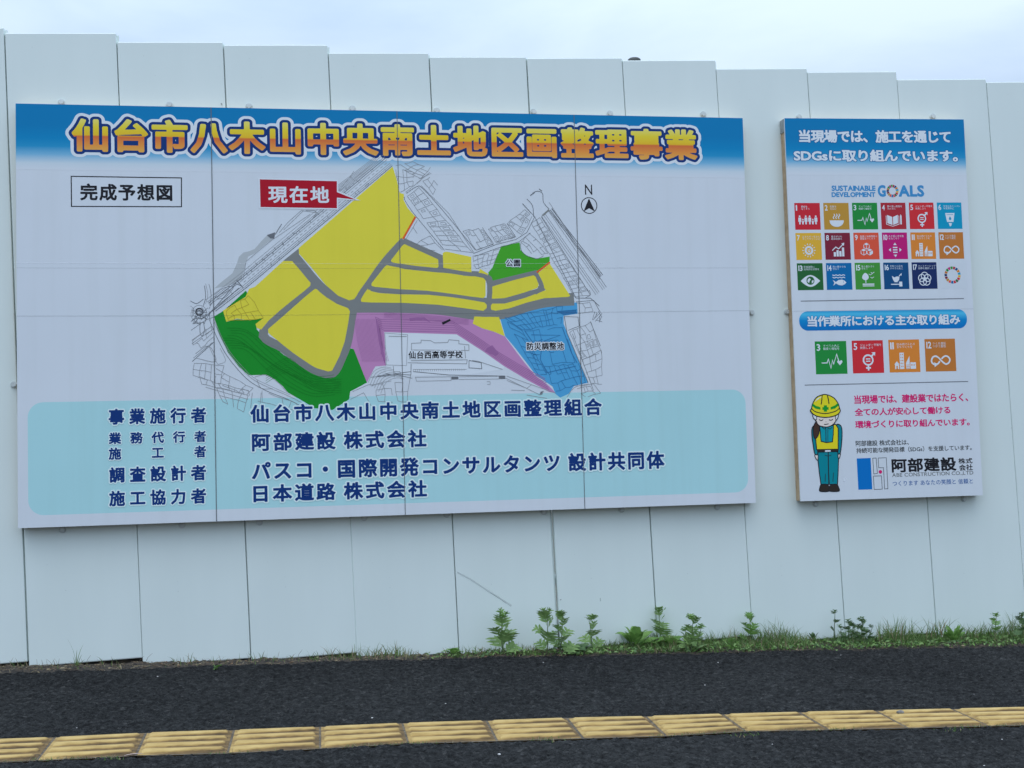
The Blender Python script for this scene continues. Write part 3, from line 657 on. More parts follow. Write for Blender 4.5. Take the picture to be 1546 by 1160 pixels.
# yellow plots by the west gate, contour lines in the green
lots([(0.9559,1.009),(1.067,1.087),(1.129,0.9725),(0.9656,0.9576)], 5, 3, .1, .005, DYEL)
for k in range(9):
    t = k / 9; L(spline([(p[0] + 0.02 * math.sin(k + i * .8), p[1] - 0.012 * k) for i, p in enumerate([(0.96,0.9254),(1.038,0.9139),(1.143,0.8264),(1.247,0.7494),(1.374,0.688),(1.481,0.6917)])], 4), DGRN, .0016)
for k in range(7): L(spline([(p[0], p[1] - 0.011 * k) for p in [(1.141,0.7239),(1.194,0.7556),(1.248,0.7765),(1.29,0.7488),(1.374,0.6825),(1.502,0.6696)]], 4), DGRN, .0014)
# terraces in the purple bank
for k in range(6): L(spline([(p[0] - 0.004 * k, p[1] + 0.011 * k) for p in [(1.719,0.7336),(1.694,0.9182),(1.716,0.907),(2.074,0.8947),(2.2,0.8112),(2.31,0.7318),(2.422,0.6632),(2.534,0.601)]], 1), DPUR, .0024)
for k in range(22): p = [(1.573,0.9745)][0]; x = p[0] + 0.006 * k; L(spline([(x, p[1] - .01), (x + .012, p[1] - .12), (x + .035, p[1] - .22)], 3), DPUR, .0013)
for k in range(5): L(spline(off([(1.718,1.004),(1.816,0.9943),(1.981,0.9821),(2.137,0.9642)], -0.008 - .006 * k), 3), DPUR, .0016)
P([(2,0.9431),(2.042,0.9616),(2.045,0.9516),(2.005,0.932)], BLACK, 2.4); P([(1.84,0.9665),(1.915,0.9704),(1.947,0.9436),(1.909,0.9583),(1.843,0.9522)], DPUR, 0.96); P([(2.223,0.8131),(2.251,0.8284),(2.284,0.7845),(2.267,0.7736),(2.213,0.7965)], DPUR, 0.96)
# the retention pond plots
lots([(2.316,0.9628),(2.614,1.022),(2.6,0.9324),(2.405,0.9005)], 11, 3, .12, .004, DBLU); lots([(2.416,0.9004),(2.611,0.9098),(2.669,0.7402),(2.474,0.7205)], 5, 3, .25, .006, DBLU); lots([(2.327,0.9459),(2.405,0.9005),(2.524,0.675),(2.479,0.6757)], 2, 9, .15, .003, DBLU); lots([(2.514,0.72),(2.686,0.7288),(2.723,0.6382),(2.567,0.5903)], 7, 3, .15, .005, DBLU)
for Q in ([(2.45,0.8776),(2.598,0.8739),(2.506,0.8434),(2.492,0.7539),(2.524,0.6862),(2.674,0.7177)], [(2.416,0.9004),(2.46,0.8327),(2.506,0.8546)], [(2.611,0.9098),(2.653,0.7855),(2.68,0.7345)], [(2.584,0.9945),(2.688,1.002)]): L(Q, DBLU, .004)
P([(2.584,0.9934),(2.684,1.002),(2.688,0.9836),(2.619,0.9751)], DBLU, 0.96)
# school grounds
P([(1.716,0.8971),(2.073,0.8825),(2.2,0.7978),(2.31,0.7184),(2.299,0.7064),(2.119,0.6813),(1.722,0.682)], WPRINT, 0.28)
for Q in ([(1.718,0.8938),(1.83,0.8839),(1.821,0.7321),(1.723,0.7368),(1.718,0.8938)], [(1.737,0.8782),(1.825,0.8751)], [(1.848,0.8418),(1.895,0.8435),(1.896,0.8567),(1.943,0.854),(1.962,0.8428),(2.028,0.8442),(2.034,0.8575),(2.084,0.8525),(2.083,0.837),(2.133,0.8308),(2.133,0.8031),(1.847,0.8088),(1.848,0.8418)], [(1.827,0.7463),(2.12,0.7367),(2.123,0.7566),(1.844,0.756)], [(1.854,0.7129),(2.119,0.709)], [(1.854,0.7019),(2.03,0.6827),(2.309,0.6728)], [(2.132,0.7532),(2.193,0.7412),(2.195,0.7112),(2.131,0.7166),(2.132,0.7532)], [(2.148,0.7529),(2.176,0.7492),(2.299,0.7064)], [(2.111,0.8255),(2.115,0.7645)], [(1.718,0.693),(1.842,0.6856),(1.844,0.7406)], [(1.756,0.7308),(1.76,0.6759)], [(1.679,0.6827),(1.843,0.7021)]): L(Q, random.choice((GREYL, DKL)), random.choice((.002, .003)))
for x in range(0, 25): L([([(1.854,0.7129)][0][0] + x * .0105, [(1.854,0.7129)][0][1]), ([(1.854,0.7129)][0][0] + x * .0105, [(1.854,0.7019)][0][1])], GREYL, .0015)
for Q in ([(1.864,0.6743),(2.041,0.6737),(2.04,0.6549),(1.869,0.6544),(1.864,0.6743)], [(2.08,0.6731),(2.281,0.6732),(2.28,0.6588),(2.079,0.6598)], [(2.32,0.6726),(2.567,0.5825)], [(2.309,0.665),(2.487,0.575),(2.505,0.5915)], [(2.341,0.6022),(2.409,0.5987)], [(2.219,0.6465),(2.235,0.6462),(2.235,0.6329),(2.22,0.6331)], [(2.419,0.5763),(2.521,0.5576)], [(2.32,0.6504),(2.42,0.6097),(2.443,0.626)]): L(Q, GREYL, .0024)
P([(2.043,0.6748),(2.077,0.6742),(2.077,0.6599),(2.043,0.6593)], DKL, 1.70); P([(2.281,0.6755),(2.312,0.675),(2.312,0.6583),(2.28,0.6588)], DKL, 1.70); P([(2.49,0.5917),(2.506,0.5948),(2.497,0.5771),(2.485,0.5773)], DKL, 1.70)
for k in range(7): L(spline([(p[0] + .01 * k, p[1] - .009 * k) for p in [(1.632,0.6512),(1.66,0.7053),(1.709,0.7265),(1.747,0.7205)]], 3), GREYL, .0017)
lots([(1.667,0.6446),(1.743,0.6543),(1.747,0.5557),(1.676,0.5625)], 2, 3, .2); lots([(1.755,0.7034),(1.843,0.6966),(1.818,0.5543),(1.774,0.5552)], 2, 3, .35); L([(1.645,0.6341),(1.711,0.6548)]); L([(1.646,0.6777),(1.777,0.6866),(1.848,0.6691)], DKL); L([(1.555,0.6089),(1.631,0.6402),(1.708,0.6444)]); L([(1.544,0.571),(1.609,0.6025),(1.651,0.5254)])
# housing blocks to the north and east
lots([(1.785,1.724),(1.876,1.745),(1.959,1.718),(1.913,1.661)], 4, 3, .15, .004); lots([(1.787,1.71),(1.88,1.694),(1.868,1.627),(1.806,1.593)], 3, 3, .2, .004); lots([(1.924,1.65),(1.958,1.673),(1.996,1.628),(1.972,1.583)], 2, 2, .2)
L(spline([(1.839,1.588),(1.89,1.622),(1.923,1.611),(2.026,1.494),(2.178,1.305)], 4), DKL, .0024); L(spline([(1.828,1.571),(1.833,1.549),(1.881,1.477),(2.022,1.304)], 4), DKL, .0024); L([(1.902,1.661),(1.964,1.69)]); L([(1.834,1.593),(1.913,1.655)]); L([(1.912,1.628),(2.048,1.489),(2.172,1.288)], GREYL); L([(1.89,1.639),(1.958,1.695)])
lots([(1.845,1.571),(1.901,1.619),(2.161,1.293),(2.027,1.313)], 2, 12, .08, .003, None, .4)
lots([(1.829,1.365),(1.886,1.454),(2.011,1.304),(1.933,1.31)], 2, 4, .35, .006)
lots([(2.119,1.4),(2.215,1.417),(2.269,1.338),(2.178,1.305)], 4, 3, .2, .004, None, .5); lots([(2.237,1.417),(2.328,1.44),(2.383,1.373),(2.281,1.344)], 4, 3, .2, .004, None, .5); lots([(2.34,1.44),(2.432,1.508),(2.471,1.48),(2.418,1.384)], 4, 3, .2, .004, None, .5)
L([(2.167,1.288),(2.28,1.333),(2.383,1.359),(2.441,1.395),(2.483,1.475),(2.422,1.542)], DKL, .0024); L([(2.184,1.305),(2.269,1.336),(2.215,1.419)], DKL); L([(2.286,1.347),(2.383,1.373),(2.34,1.44)], DKL); L([(2.172,1.273),(2.291,1.316),(2.4,1.348),(2.458,1.393)], DKL)
lots([(2.161,1.271),(2.297,1.31),(2.267,1.237),(2.176,1.21)], 5, 3, .2, .005); lots([(2.408,1.344),(2.458,1.395),(2.546,1.294),(2.489,1.266)], 4, 3, .3, .006); L(spline([(2.407,1.339),(2.41,1.305),(2.438,1.277),(2.489,1.262),(2.523,1.277)], 4), DKL)
lots([(2.465,1.441),(2.511,1.469),(2.759,1.078),(2.678,1.067)], 2, 19, .06, .003, None, .3); L([(2.483,1.475),(2.684,1.062)], DKL, .0026); L([(2.517,1.475),(2.759,1.078)], DKL, .0026)
for d in (0, .012, .022, .045, .056, .068): L(off([(2.517,1.48),(2.788,1.078)], d), random.choice((GREYL, DKL)), .0022)
for d in (0, .007, .016): L(off([(2.558,1.507),(2.814,1.169)], d), DKL, .003)
L([(2.559,1.549),(2.811,1.157)], GREYL); L(spline([(2.445,1.565),(2.473,1.531),(2.477,1.475)], 4), DKL, .003); L(spline([(2.474,1.594),(2.498,1.605),(2.526,1.594),(2.53,1.549),(2.558,1.515)], 4), DKL, .003); L([(2.523,1.481),(2.558,1.511)], ROAD, .008); L([(2.422,1.54),(2.466,1.492)], DKL); L([(2.463,1.582),(2.486,1.599)], DKL, .005); L([(2.509,1.617),(2.524,1.605)], DKL, .004)
L([(2.684,1.062),(2.759,1.061),(2.804,1.021)], DKL, .003); L([(2.683,1.042),(2.776,1.05),(2.809,0.9872)], DKL); L(spline([(2.73,1.061),(2.759,1.078),(2.754,1.101)], 3), DKL); lots([(2.689,1.033),(2.758,1.039),(2.768,0.9932),(2.693,0.9824)], 2, 2, .2)
lots([(2.644,0.8869),(2.755,0.9367),(2.808,0.7835),(2.709,0.7509)], 5, 4, .1, .004, None, .3); lots([(2.709,0.7509),(2.809,0.7948),(2.807,0.6255),(2.752,0.6264)], 3, 4, .15, .004); L([(2.621,0.9717),(2.633,0.887),(2.735,0.6324)], DKL, .003); L([(2.624,0.9683),(2.692,0.9655),(2.697,0.9203),(2.639,0.8982)], DKL); L([(2.661,0.8811),(2.762,0.5925)], DKL); L([(2.694,0.6162),(2.763,0.6262),(2.797,0.5806)]); lots([(2.682,0.6051),(2.775,0.6148),(2.796,0.575),(2.715,0.5596)], 4, 2, .2); L(spline([(2.624,0.5613),(2.665,0.611),(2.74,0.6266)], 3)); L([(2.755,0.9424),(2.804,0.8175)], DKL)
for k in range(10): p = [(2.791,0.9647)][0]; L([jit(p, .03), jit(p, .03)], DKL, .0018)
bpart(mp, 'site_map')
for s, bx in (('公園', [(2.33,1.258),(2.403,1.222)]), ('防災調整池', [(2.425,0.8387),(2.615,0.8005)]), ('仙台西高等学校', [(1.832,0.8035),(2.101,0.7647)])):
    pr = Print(); letter(pr, s, bx, [(0.13, WPRINT), (0.028, BLACK)], adv=1.03, h=2.6); bpart(pr, 'lettering')
# red callout
pr = Print(); q = [(1.127,1.65),(1.498,1.645),(1.496,1.511),(1.128,1.514)]; tip = [(1.494,1.592),(1.59,1.554),(1.493,1.564)]
w_ = 0.007; pr.poly([(q[0][0] - w_, q[0][1] + w_), (q[3][0] - w_, q[3][1] - w_), (q[2][0] + w_, q[2][1] - w_), (q[1][0] + w_, q[1][1] + w_)], WPRINT, 2.9)
pr.poly([(tip[0][0], tip[0][1] + .009), (tip[2][0], tip[2][1] - .009), (tip[1][0] + .022, tip[1][1] - .004)], WPRINT, 2.98)
pr.poly(q, RED, 3.1); pr.poly(tip, RED, 3.18)
letter(pr, '現在地', [(1.165,1.619),(1.459,1.534)], [(0.026, WPRINT)], adv=1.08, h=3.3)
bpart(pr, 'location_callout')
# compass
pr = Print(); c = [(2.766,1.534)][0]; pr.ring(c, 0.0405, 0.0042, BLACK, 0.6, 36)
pr.poly([(c[0], c[1] + .037), (c[0] - .030, c[1] - .031), (c[0], c[1] - .014), (c[0] + .030, c[1] - .031)], BLACK, 0.8)
letter(pr, 'N', [(2.747,1.641),(2.784,1.59)], [(0.004, BLACK)], h=0.8)
bpart(pr, 'compass_mark')
# panel of names
PAN = print_mat('pale_blue_panel_ink', ink(134, 184, 210), stain=0.03)
pr = Print(); a = [(0.0469,0.5856),(0.0453,0.0561),(3.57,0.5828),(3.555,0.0572)]
pr.rrect((a[0][0] + a[1][0]) / 2, (a[2][0] + a[3][0]) / 2, (a[1][1] + a[3][1]) / 2, (a[0][1] + a[2][1]) / 2, 0.07, PAN, 0.04)
bpart(pr, 'name_panel')
OUT = print_mat('pale_glow_ink', ink(164, 200, 226))
def named(s, bx, adv=1.1):
    pr = Print(); letter(pr, s, bx, [(0.115, OUT), (0.036, NAVY)], adv=adv, h=2.6); bpart(pr, 'lettering')
named('事業施行者', [(0.4102,0.5473),(0.8584,0.4717)], 1.30); named('業務代行者', [(0.4092,0.4356),(0.8572,0.3796)], 1.72); named('施\u3000工\u3000者', [(0.4086,0.3643),(0.8563,0.3062)], 1.72)
named('調査設計者', [(0.4099,0.272),(0.8549,0.1977)], 1.30); named('施工協力者', [(0.4089,0.1608),(0.8535,0.0874)], 1.30)
named('仙台市八木山中央南土地区画整理組合', [(1.065,0.5539),(2.802,0.4667)], 1.13); named('阿部建設 株式会社', [(1.071,0.4163),(1.912,0.3289)], 1.13)
named('パスコ・国際開発コンサルタンツ 設計共同体', [(1.069,0.2809),(3.12,0.1888)], 1.10); named('日本道路 株式会社', [(1.073,0.1687),(1.909,0.0839)], 1.13)
# joints between the face sheets, and the creases of the film
SEAM = print_mat('joint_shadow_line', (0.17, 0.185, 0.195), 0.9); CREASE = print_mat('film_crease', (0.12, 0.14, 0.17), 0.5); CREASE2 = print_mat('film_crease_bright', (0.9, 0.92, 0.95), 0.3)
for m_, a_ in ((CREASE, 0.20), (CREASE2, 0.30)): m_.node_tree.nodes['Principled BSDF'].inputs['Alpha'].default_value = a_
pr = Print()
for x, w in ((0.9, .0040), (1.8, .0032), (2.7, .0032)): pr.rect(x - w / 2, x + w / 2, 0.001, 1.999, SEAM, 4.2)
for pts_, w in (([(-0.001,0.9902),(0.8913,0.9853),(1.814,0.9865),(2.718,0.9883),(3.603,0.992)], .0034), ([(0.0002,1.218),(0.8942,1.214),(1.786,1.213),(2.707,1.214),(3.596,1.214)], .0022)): pr.stroke(pts_, w, CREASE, 3.6)
pr.stroke([(-0.0026,1.241),(0.8946,1.239)], .0030, CREASE2, 3.6); pr.stroke([(0.8977,1.239),(1.787,1.236),(2.725,1.238),(2.829,1.239)], .0018, CREASE2, 3.6)
bpart(pr, 'sheet_joint')
ZINC = noisy_mat('zinc_screw', (0.52, 0.57, 0.56), (0.66, 0.70, 0.69), 40, 0.5, metal=0.25)
def screw(parent, ox, x, z, side, oy=0.0):
    """hexagon screw with a washer through a small steel tab"""
    b = MB(); n = 18; prof = [(0.0, -0.0005), (0.0155, -0.0005), (0.0165, -0.002), (0.0165, -0.0035), (0.0155, -0.0045), (0.0, -0.0048)]
    for (r0, y0), (r1, y1) in zip(prof[:-1], prof[1:]):
        A = [(x + r0 * math.cos(2 * PI * k / n), y0, z + r0 * math.sin(2 * PI * k / n)) for k in range(n)]; B = [(x + r1 * math.cos(2 * PI * k / n), y1, z + r1 * math.sin(2 * PI * k / n)) for k in range(n)]
        b.add(A + B, [(k, (k + 1) % n, n + (k + 1) % n, n + k) for k in range(n)], ZINC)
    hx = [(x + 0.0115 * math.cos(PI / 3 * k + .3), z + 0.0115 * math.sin(PI / 3 * k + .3)) for k in range(6)]
    b.add([(p[0], -0.0045, p[1]) for p in hx] + [(p[0], -0.013, p[1]) for p in hx], [(k, (k + 1) % 6, 6 + (k + 1) % 6, 6 + k) for k in range(6)] + [tuple(range(6, 12))], ZINC)
    o = b.build('screw', parent); o.location = (-ox, FY - 0.0005 + oy, 0); return o
for p in [(0.1958,2.027),(0.6986,2.027),(1.078,2.026),(1.583,2.025),(2.005,2.024),(2.502,2.027),(2.905,2.027),(3.408,2.033),(0.1865,-0.0172),(0.7341,-0.0139),(1.099,-0.0135),(1.603,-0.0102),(2.009,-0.0072),(2.502,-0.0114),(2.905,-0.0133),(3.413,-0.0178),(-0.0275,0.6724),(3.635,0.9889)]: screw(board, BX, p[0], p[1], 0)

# ------------------------------------------------------------------ the smaller goals board
SW = ((3.8300, 2.0040), (4.8470, 2.0170), (4.8640, -0.0010), (3.8430, 0.0000))          # slightly out of square
def warp(u, v):
    v = v / 2.0
    return tuple((SW[3][i] * (1 - u) + SW[2][i] * u) * (1 - v) + (SW[0][i] * (1 - u) + SW[1][i] * u) * v - (4.33 if i == 0 else 0) for i in (0, 1))
goals = thing('information_board', (4.33, 0.0, 0.0), 'tall narrow white board with rows of coloured goal tiles and a bowing worker', 'sign board')
def SP(): return Print(warp)
def gpart(pr, name, parent=None):
    return pr.build(name, parent or goals)
b = MB()
def wbox(u0, u1, v0, v1, y0, y1, m):
    c = [warp(u0, v0), warp(u1, v0), warp(u1, v1), warp(u0, v1)]
    b.add([(p[0], y0, p[1]) for p in c] + [(p[0], y1, p[1]) for p in c], [(0, 1, 2, 3), (7, 6, 5, 4), (0, 4, 5, 1), (1, 5, 6, 2), (2, 6, 7, 3), (3, 7, 4, 0)], m)
wbox(0, 1, 0, 2, 0.0, 0.010, PAPER); b.build('face_sheet', goals)
b = MB()
for u0, u1, v0, v1 in ((0.002, 0.04, 0.002, 1.998), (0.96, 0.998, 0.002, 1.998), (0.041, 0.959, 0.002, 0.042), (0.041, 0.959, 1.958, 1.998), (0.041, 0.959, 0.98, 1.02)): wbox(u0, u1, v0, v1, 0.0102, FY - 0.002, WOOD)
b.build('timber_frame', goals)
b = MB(); wbox(-0.002, 0.0015, 1.93, 1.999, 0.011, FY - 0.006, GALV); b.build('corner_bracket', goals)
GH = ramp_mat('blue_header_gradient', HB, 1.712, 1.90)
pr = SP()
for k in range(6): pr.rect(k / 6, (k + 1) / 6, 1.70, 2.0, GH, 0.5)
gpart(pr, 'title_band')
def glet(s, bx, layers, adv=1.0, h=1.0, name='lettering'):
    pr = SP(); letter(pr, s, bx, layers, adv, h); return gpart(pr, name)
W1 = [(0.030, WPRINT)]
WS = [(0.085, SHADOWB), (0.040, WPRINT)]
glet('当現場では、施工を通じて', [(0.0737,1.94),(0.9206,1.871)], WS, 0.97, 1.0, 'title_lettering'); glet('SDGsに取り組んでいます。', [(0.0419,1.836),(0.9558,1.771)], WS, 0.97, 1.0, 'title_lettering')
SDB = print_mat('goals_blue_ink', ink(48, 120, 186)); LB = [(0.045, SDB)]
WH = [(229, 36, 59), (221, 166, 58), (76, 159, 56), (197, 25, 45), (255, 58, 33), (38, 189, 226), (252, 195, 11), (162, 25, 66), (253, 105, 37), (221, 19, 103), (253, 157, 36), (191, 139, 46), (63, 126, 68), (10, 151, 217), (86, 192, 43), (0, 104, 157), (25, 72, 106)]
TC = [(176, 40, 60), (166, 136, 62), (30, 132, 66), (152, 44, 62), (182, 46, 60), (0, 142, 200), (196, 166, 62), (112, 36, 62), (194, 82, 66), (166, 28, 124), (192, 126, 58), (168, 112, 58), (34, 96, 58), (0, 100, 176), (58, 140, 64), (14, 72, 134), (24, 44, 102)]
TM = [print_mat('goal_ink_%d' % (i + 1), ink(*[q * .93 for q in c], k=.74)) for i, c in enumerate(TC)]
ordr = [5, 10, 15, 3, 14, 9, 2, 11, 16, 7, 1, 8, 13, 4, 12, 0, 6]
def wheel(pr, c, ro, ri, h, zs=1.0):
    for k in range(17):
        a0 = 2 * PI * k / 17 + .03; a1 = 2 * PI * (k + 1) / 17 - .03; A = [a0 + (a1 - a0) * i / 3 for i in range(4)]
        pr.poly([(c[0] + ro * math.cos(a), c[1] + zs * ro * math.sin(a)) for a in A] + [(c[0] + ri * math.cos(a), c[1] + zs * ri * math.sin(a)) for a in A[::-1]], TM[ordr[k]], h)
pr = SP()
for s, bx in (('SUSTAINABLE', [(0.2404,1.644),(0.4829,1.615)]), ('DEVELOPMENT', [(0.2388,1.609),(0.4813,1.583)]), ('G', [(0.4943,1.647),(0.5396,1.584)]), ('ALS', [(0.611,1.646),(0.7552,1.584)])): letter(pr, s, bx, LB, 1.0, 0.8)
wheel(pr, [(0.5773,1.615)][0], 0.0335, 0.0195, 0.8)
gpart(pr, 'goals_logo')

CAPS = ['貧困を\nなくそう', '飢餓を\nゼロに', 'すべての人に\n健康と福祉を', '質の高い教育を\nみんなに', 'ジェンダー平等を\n実現しよう', '安全な水とトイレ\nを世界中に', 'エネルギーをみんなに\nそしてクリーンに', '働きがいも\n経済成長も', '産業と技術革新の\n基盤をつくろう', '人や国の不平等\nをなくそう', '住み続けられる\nまちづくりを', 'つくる責任\nつかう責任', '気候変動に\n具体的な対策を', '海の豊かさを\n守ろう', '陸の豊かさも\n守ろう', '平和と公正を\nすべての人に', 'パートナーシップで\n目標を達成しよう']
WT = WPRINT
class Icon:
    """draws a goal symbol in a unit square, y down"""
    def __init__(s, pr, x0, x1, z0, z1, ground): s.p = pr; s.r = (x0, x1, z0, z1); s.g = ground; s.h = 1.3
    def c(s, p): x0, x1, z0, z1 = s.r; return (x0 + p[0] * (x1 - x0), z1 - p[1] * (z1 - z0))
    def up(s): s.h += 0.09; return s.h
    def ln(s): s.p.k = 0; return s.up()
    def poly(s, pts, m=None): s.p.poly([s.c(p) for p in pts], m or WT, s.up())
    def line(s, pts, w=0.035, m=None, closed=False): s.p.stroke([s.c(p) for p in pts], w * (s.r[1] - s.r[0]), m or WT, s.ln(), closed)
    def disc(s, x, y, r, m=None, ry=None): s.poly([(x + r * math.cos(2 * PI * k / 20), y + (ry or r) * math.sin(2 * PI * k / 20)) for k in range(20)], m)
    def ring(s, x, y, r, w=0.04, m=None): s.line([(x + r * math.cos(2 * PI * k / 24), y + r * math.sin(2 * PI * k / 24)) for k in range(24)], w, m, True)
    def rect(s, x0, y0, x1, y1, m=None): s.poly([(x0, y0), (x1, y0), (x1, y1), (x0, y1)], m)
def draw_icon(n, I):
    if n == 1:
        for x, k in ((.19, 1), (.31, .6), (.43, 1), (.58, 1), (.70, .6), (.82, 1)):
            t = .78 - .31 * k
            I.disc(x, t + .03, .034 * (.7 + .3 * k)); I.poly([(x - .055 * k, t + .075), (x + .055 * k, t + .075), (x + .06 * k, t + .20 * k + .03), (x + .03, t + .20 * k + .03), (x + .028, .80), (x - .028, .80), (x - .03, t + .20 * k + .03), (x - .06 * k, t + .20 * k + .03)])
    elif n == 2:
        I.poly([(.22, .655), (.78, .655)] + [(.5 + .28 * math.cos(a), .68 + .22 * math.sin(a)) for a in [PI * k / 12 for k in range(13)]]); 
        for x in (.40, .5, .60): I.line(spline([(x, .60), (x - .03, .54), (x + .03, .47), (x, .41)], 4), .032)
    elif n == 3:
        I.line([(.19, .66), (.36, .66), (.41, .55), (.48, .82), (.54, .58), (.57, .70), (.68, .40), (.74, .62)], .03)
        I.poly([(.77, .74), (.69, .65), (.69, .61), (.73, .58), (.77, .62), (.81, .58), (.85, .61), (.85, .65)])
    elif n == 4:
        I.poly([(.24, .46), (.44, .54), (.44, .84), (.24, .77)]); I.poly([(.47, .54), (.67, .46), (.67, .77), (.47, .84)]); I.line([(.20, .49), (.20, .81), (.45, .89), (.71, .81), (.71, .49)], .022); I.poly([(.76, .50), (.79, .44), (.82, .50), (.82, .82), (.76, .82)])
    elif n == 5:
        I.ring(.5, .60, .15, .05); I.line([(.61, .49), (.72, .38)], .05); I.poly([(.62, .37), (.74, .36), (.73, .48)]); I.line([(.5, .75), (.5, .92)], .05); I.line([(.42, .84), (.58, .84)], .05); I.rect(.43, .55, .57, .585); I.rect(.43, .62, .57, .655)
    elif n == 6:
        I.poly([(.32, .40), (.70, .40), (.64, .74), (.38, .74)]); I.poly([(.37, .455), (.65, .455), (.645, .475), (.375, .475)], I.g); I.poly([(.44, .78), (.58, .78), (.55, .86), (.53, .90), (.49, .90), (.47, .86)]); I.poly([(.51, .52), (.56, .60), (.555, .65), (.51, .67), (.465, .65), (.46, .60)], I.g)
    elif n == 7:
        I.ring(.5, .65, .13, .07); I.line([(.47, .61), (.47, .67), (.52, .70), (.54, .64), (.52, .60)], .025)
        for k in range(14): a = 2 * PI * k / 14; I.line([(.5 + .20 * math.cos(a), .65 + .20 * math.sin(a)), (.5 + .26 * math.cos(a), .65 + .26 * math.sin(a))], .03)
    elif n == 8:
        for x, t in ((.33, .72), (.44, .65), (.55, .68), (.66, .55)): I.rect(x, t, x + .085, .88)
        I.line([(.28, .66), (.42, .53), (.53, .60), (.72, .42)], .035); I.poly([(.64, .40), (.76, .37), (.74, .49)])
    elif n == 9:
        for x, y in ((.5, .48), (.38, .70), (.62, .70)):
            I.poly([(x, y - .10), (x + .10, y - .05), (x, y), (x - .10, y - .05)]); I.line([(x - .11, y - .03), (x - .11, y + .08), (x, y + .14), (x + .11, y + .08), (x + .11, y - .03)], .022); I.line([(x, y + .02), (x, y + .13)], .022)
        I.poly([(.63, .72), (.73, .67), (.73, .78), (.63, .83)])
    elif n == 10:
        I.poly([(.5, .38), (.57, .47), (.43, .47)]); I.poly([(.5, .92), (.57, .83), (.43, .83)]); I.poly([(.24, .65), (.33, .58), (.33, .72)]); I.poly([(.76, .65), (.67, .58), (.67, .72)])
        for y in (.54, .63, .72): I.rect(.41, y, .59, y + .045)
    elif n == 11:
        I.rect(.34, .40, .48, .90); I.poly([(.54, .72), (.66, .50), (.66, .90), (.54, .90)]); I.rect(.68, .70, .86, .90); I.poly([(.16, .76), (.245, .66), (.33, .76), (.31, .76), (.31, .90), (.18, .90), (.18, .76)])
        for i in range(2):
            for j in range(5): I.rect(.37 + .055 * i, .44 + .09 * j, .395 + .055 * i, .475 + .09 * j, I.g)
        for i in range(3): I.rect(.70 + .05 * i, .76, .725 + .05 * i, .80, I.g)
        for j in range(3): I.line([(.55, .78 + .05 * j), (.65, .78 + .05 * j)], .012, I.g)
        I.rect(.225, .80, .265, .90, I.g)
    elif n == 12:
        I.line(spline([(.31, .80), (.22, .74), (.20, .66), (.24, .57), (.33, .53), (.42, .57), (.50, .65), (.58, .73), (.67, .78), (.76, .74), (.80, .65), (.76, .57), (.67, .53), (.58, .57), (.53, .62)], 4), .05); I.line(spline([(.47, .69), (.42, .75), (.37, .78)], 3), .05); I.poly([(.28, .72), (.41, .78), (.29, .87)])
    elif n == 13:
        I.poly([(.12, .66)] + [(.12 + .76 * t, .66 - .22 * math.sin(PI * t)) for t in [k / 12 for k in range(1, 12)]] + [(.88, .66)] + [(.88 - .76 * t, .66 + .22 * math.sin(PI * t)) for t in [k / 12 for k in range(1, 12)]])
        I.disc(.5, .65, .155, I.g); I.poly([(.40, .60), (.47, .55), (.52, .60), (.47, .66), (.44, .74), (.38, .68)], WT); I.poly([(.55, .66), (.62, .62), (.62, .70), (.55, .76)], WT)
    elif n == 14:
        for y in (.44, .53): I.line(spline([(.24, y), (.31, y + .03), (.38, y), (.45, y + .03), (.52, y), (.59, y + .03), (.66, y), (.73, y + .03)], 3), .03)
        I.poly([(.24, .63), (.36, .71), (.46, .64), (.60, .62), (.70, .66), (.77, .73), (.70, .80), (.60, .84), (.46, .82), (.36, .76), (.25, .85), (.30, .74)]); I.disc(.66, .71, .018, I.g)
    elif n == 15:
        I.poly(spline([(.40, .38), (.50, .45), (.53, .56), (.46, .64), (.34, .64), (.27, .56), (.31, .45)], 4, True)); I.line([(.41, .62), (.41, .76)], .03); I.rect(.28, .78, .74, .825); I.rect(.28, .85, .74, .885)
        for x, y in ((.60, .44), (.68, .38), (.66, .56)): I.line([(x - .06, y - .02), (x, y + .02), (x + .08, y - .03)], .022)
    elif n == 16:
        I.poly([(.32, .50), (.42, .56), (.52, .52), (.62, .54), (.60, .66), (.52, .74), (.42, .74), (.36, .64)]); I.line([(.60, .52), (.70, .42)], .03); I.poly([(.64, .46), (.72, .40), (.70, .50)]); I.rect(.27, .80, .62, .835); I.rect(.60, .72, .72, .90)
    elif n == 17:
        for k in range(5): a = -PI / 2 + 2 * PI * k / 5; I.ring(.5 + .12 * math.cos(a), .63 + .12 * math.sin(a), .135, .032)
KIND = ['family figures', 'steaming bowl', 'heartbeat line', 'open book', 'gender equality sign', 'water glass', 'sun', 'growth chart', 'stacked cubes', 'four arrows around bars', 'city buildings', 'endless loop', 'eye', 'fish and waves', 'tree', 'dove on a gavel', 'five linked rings']
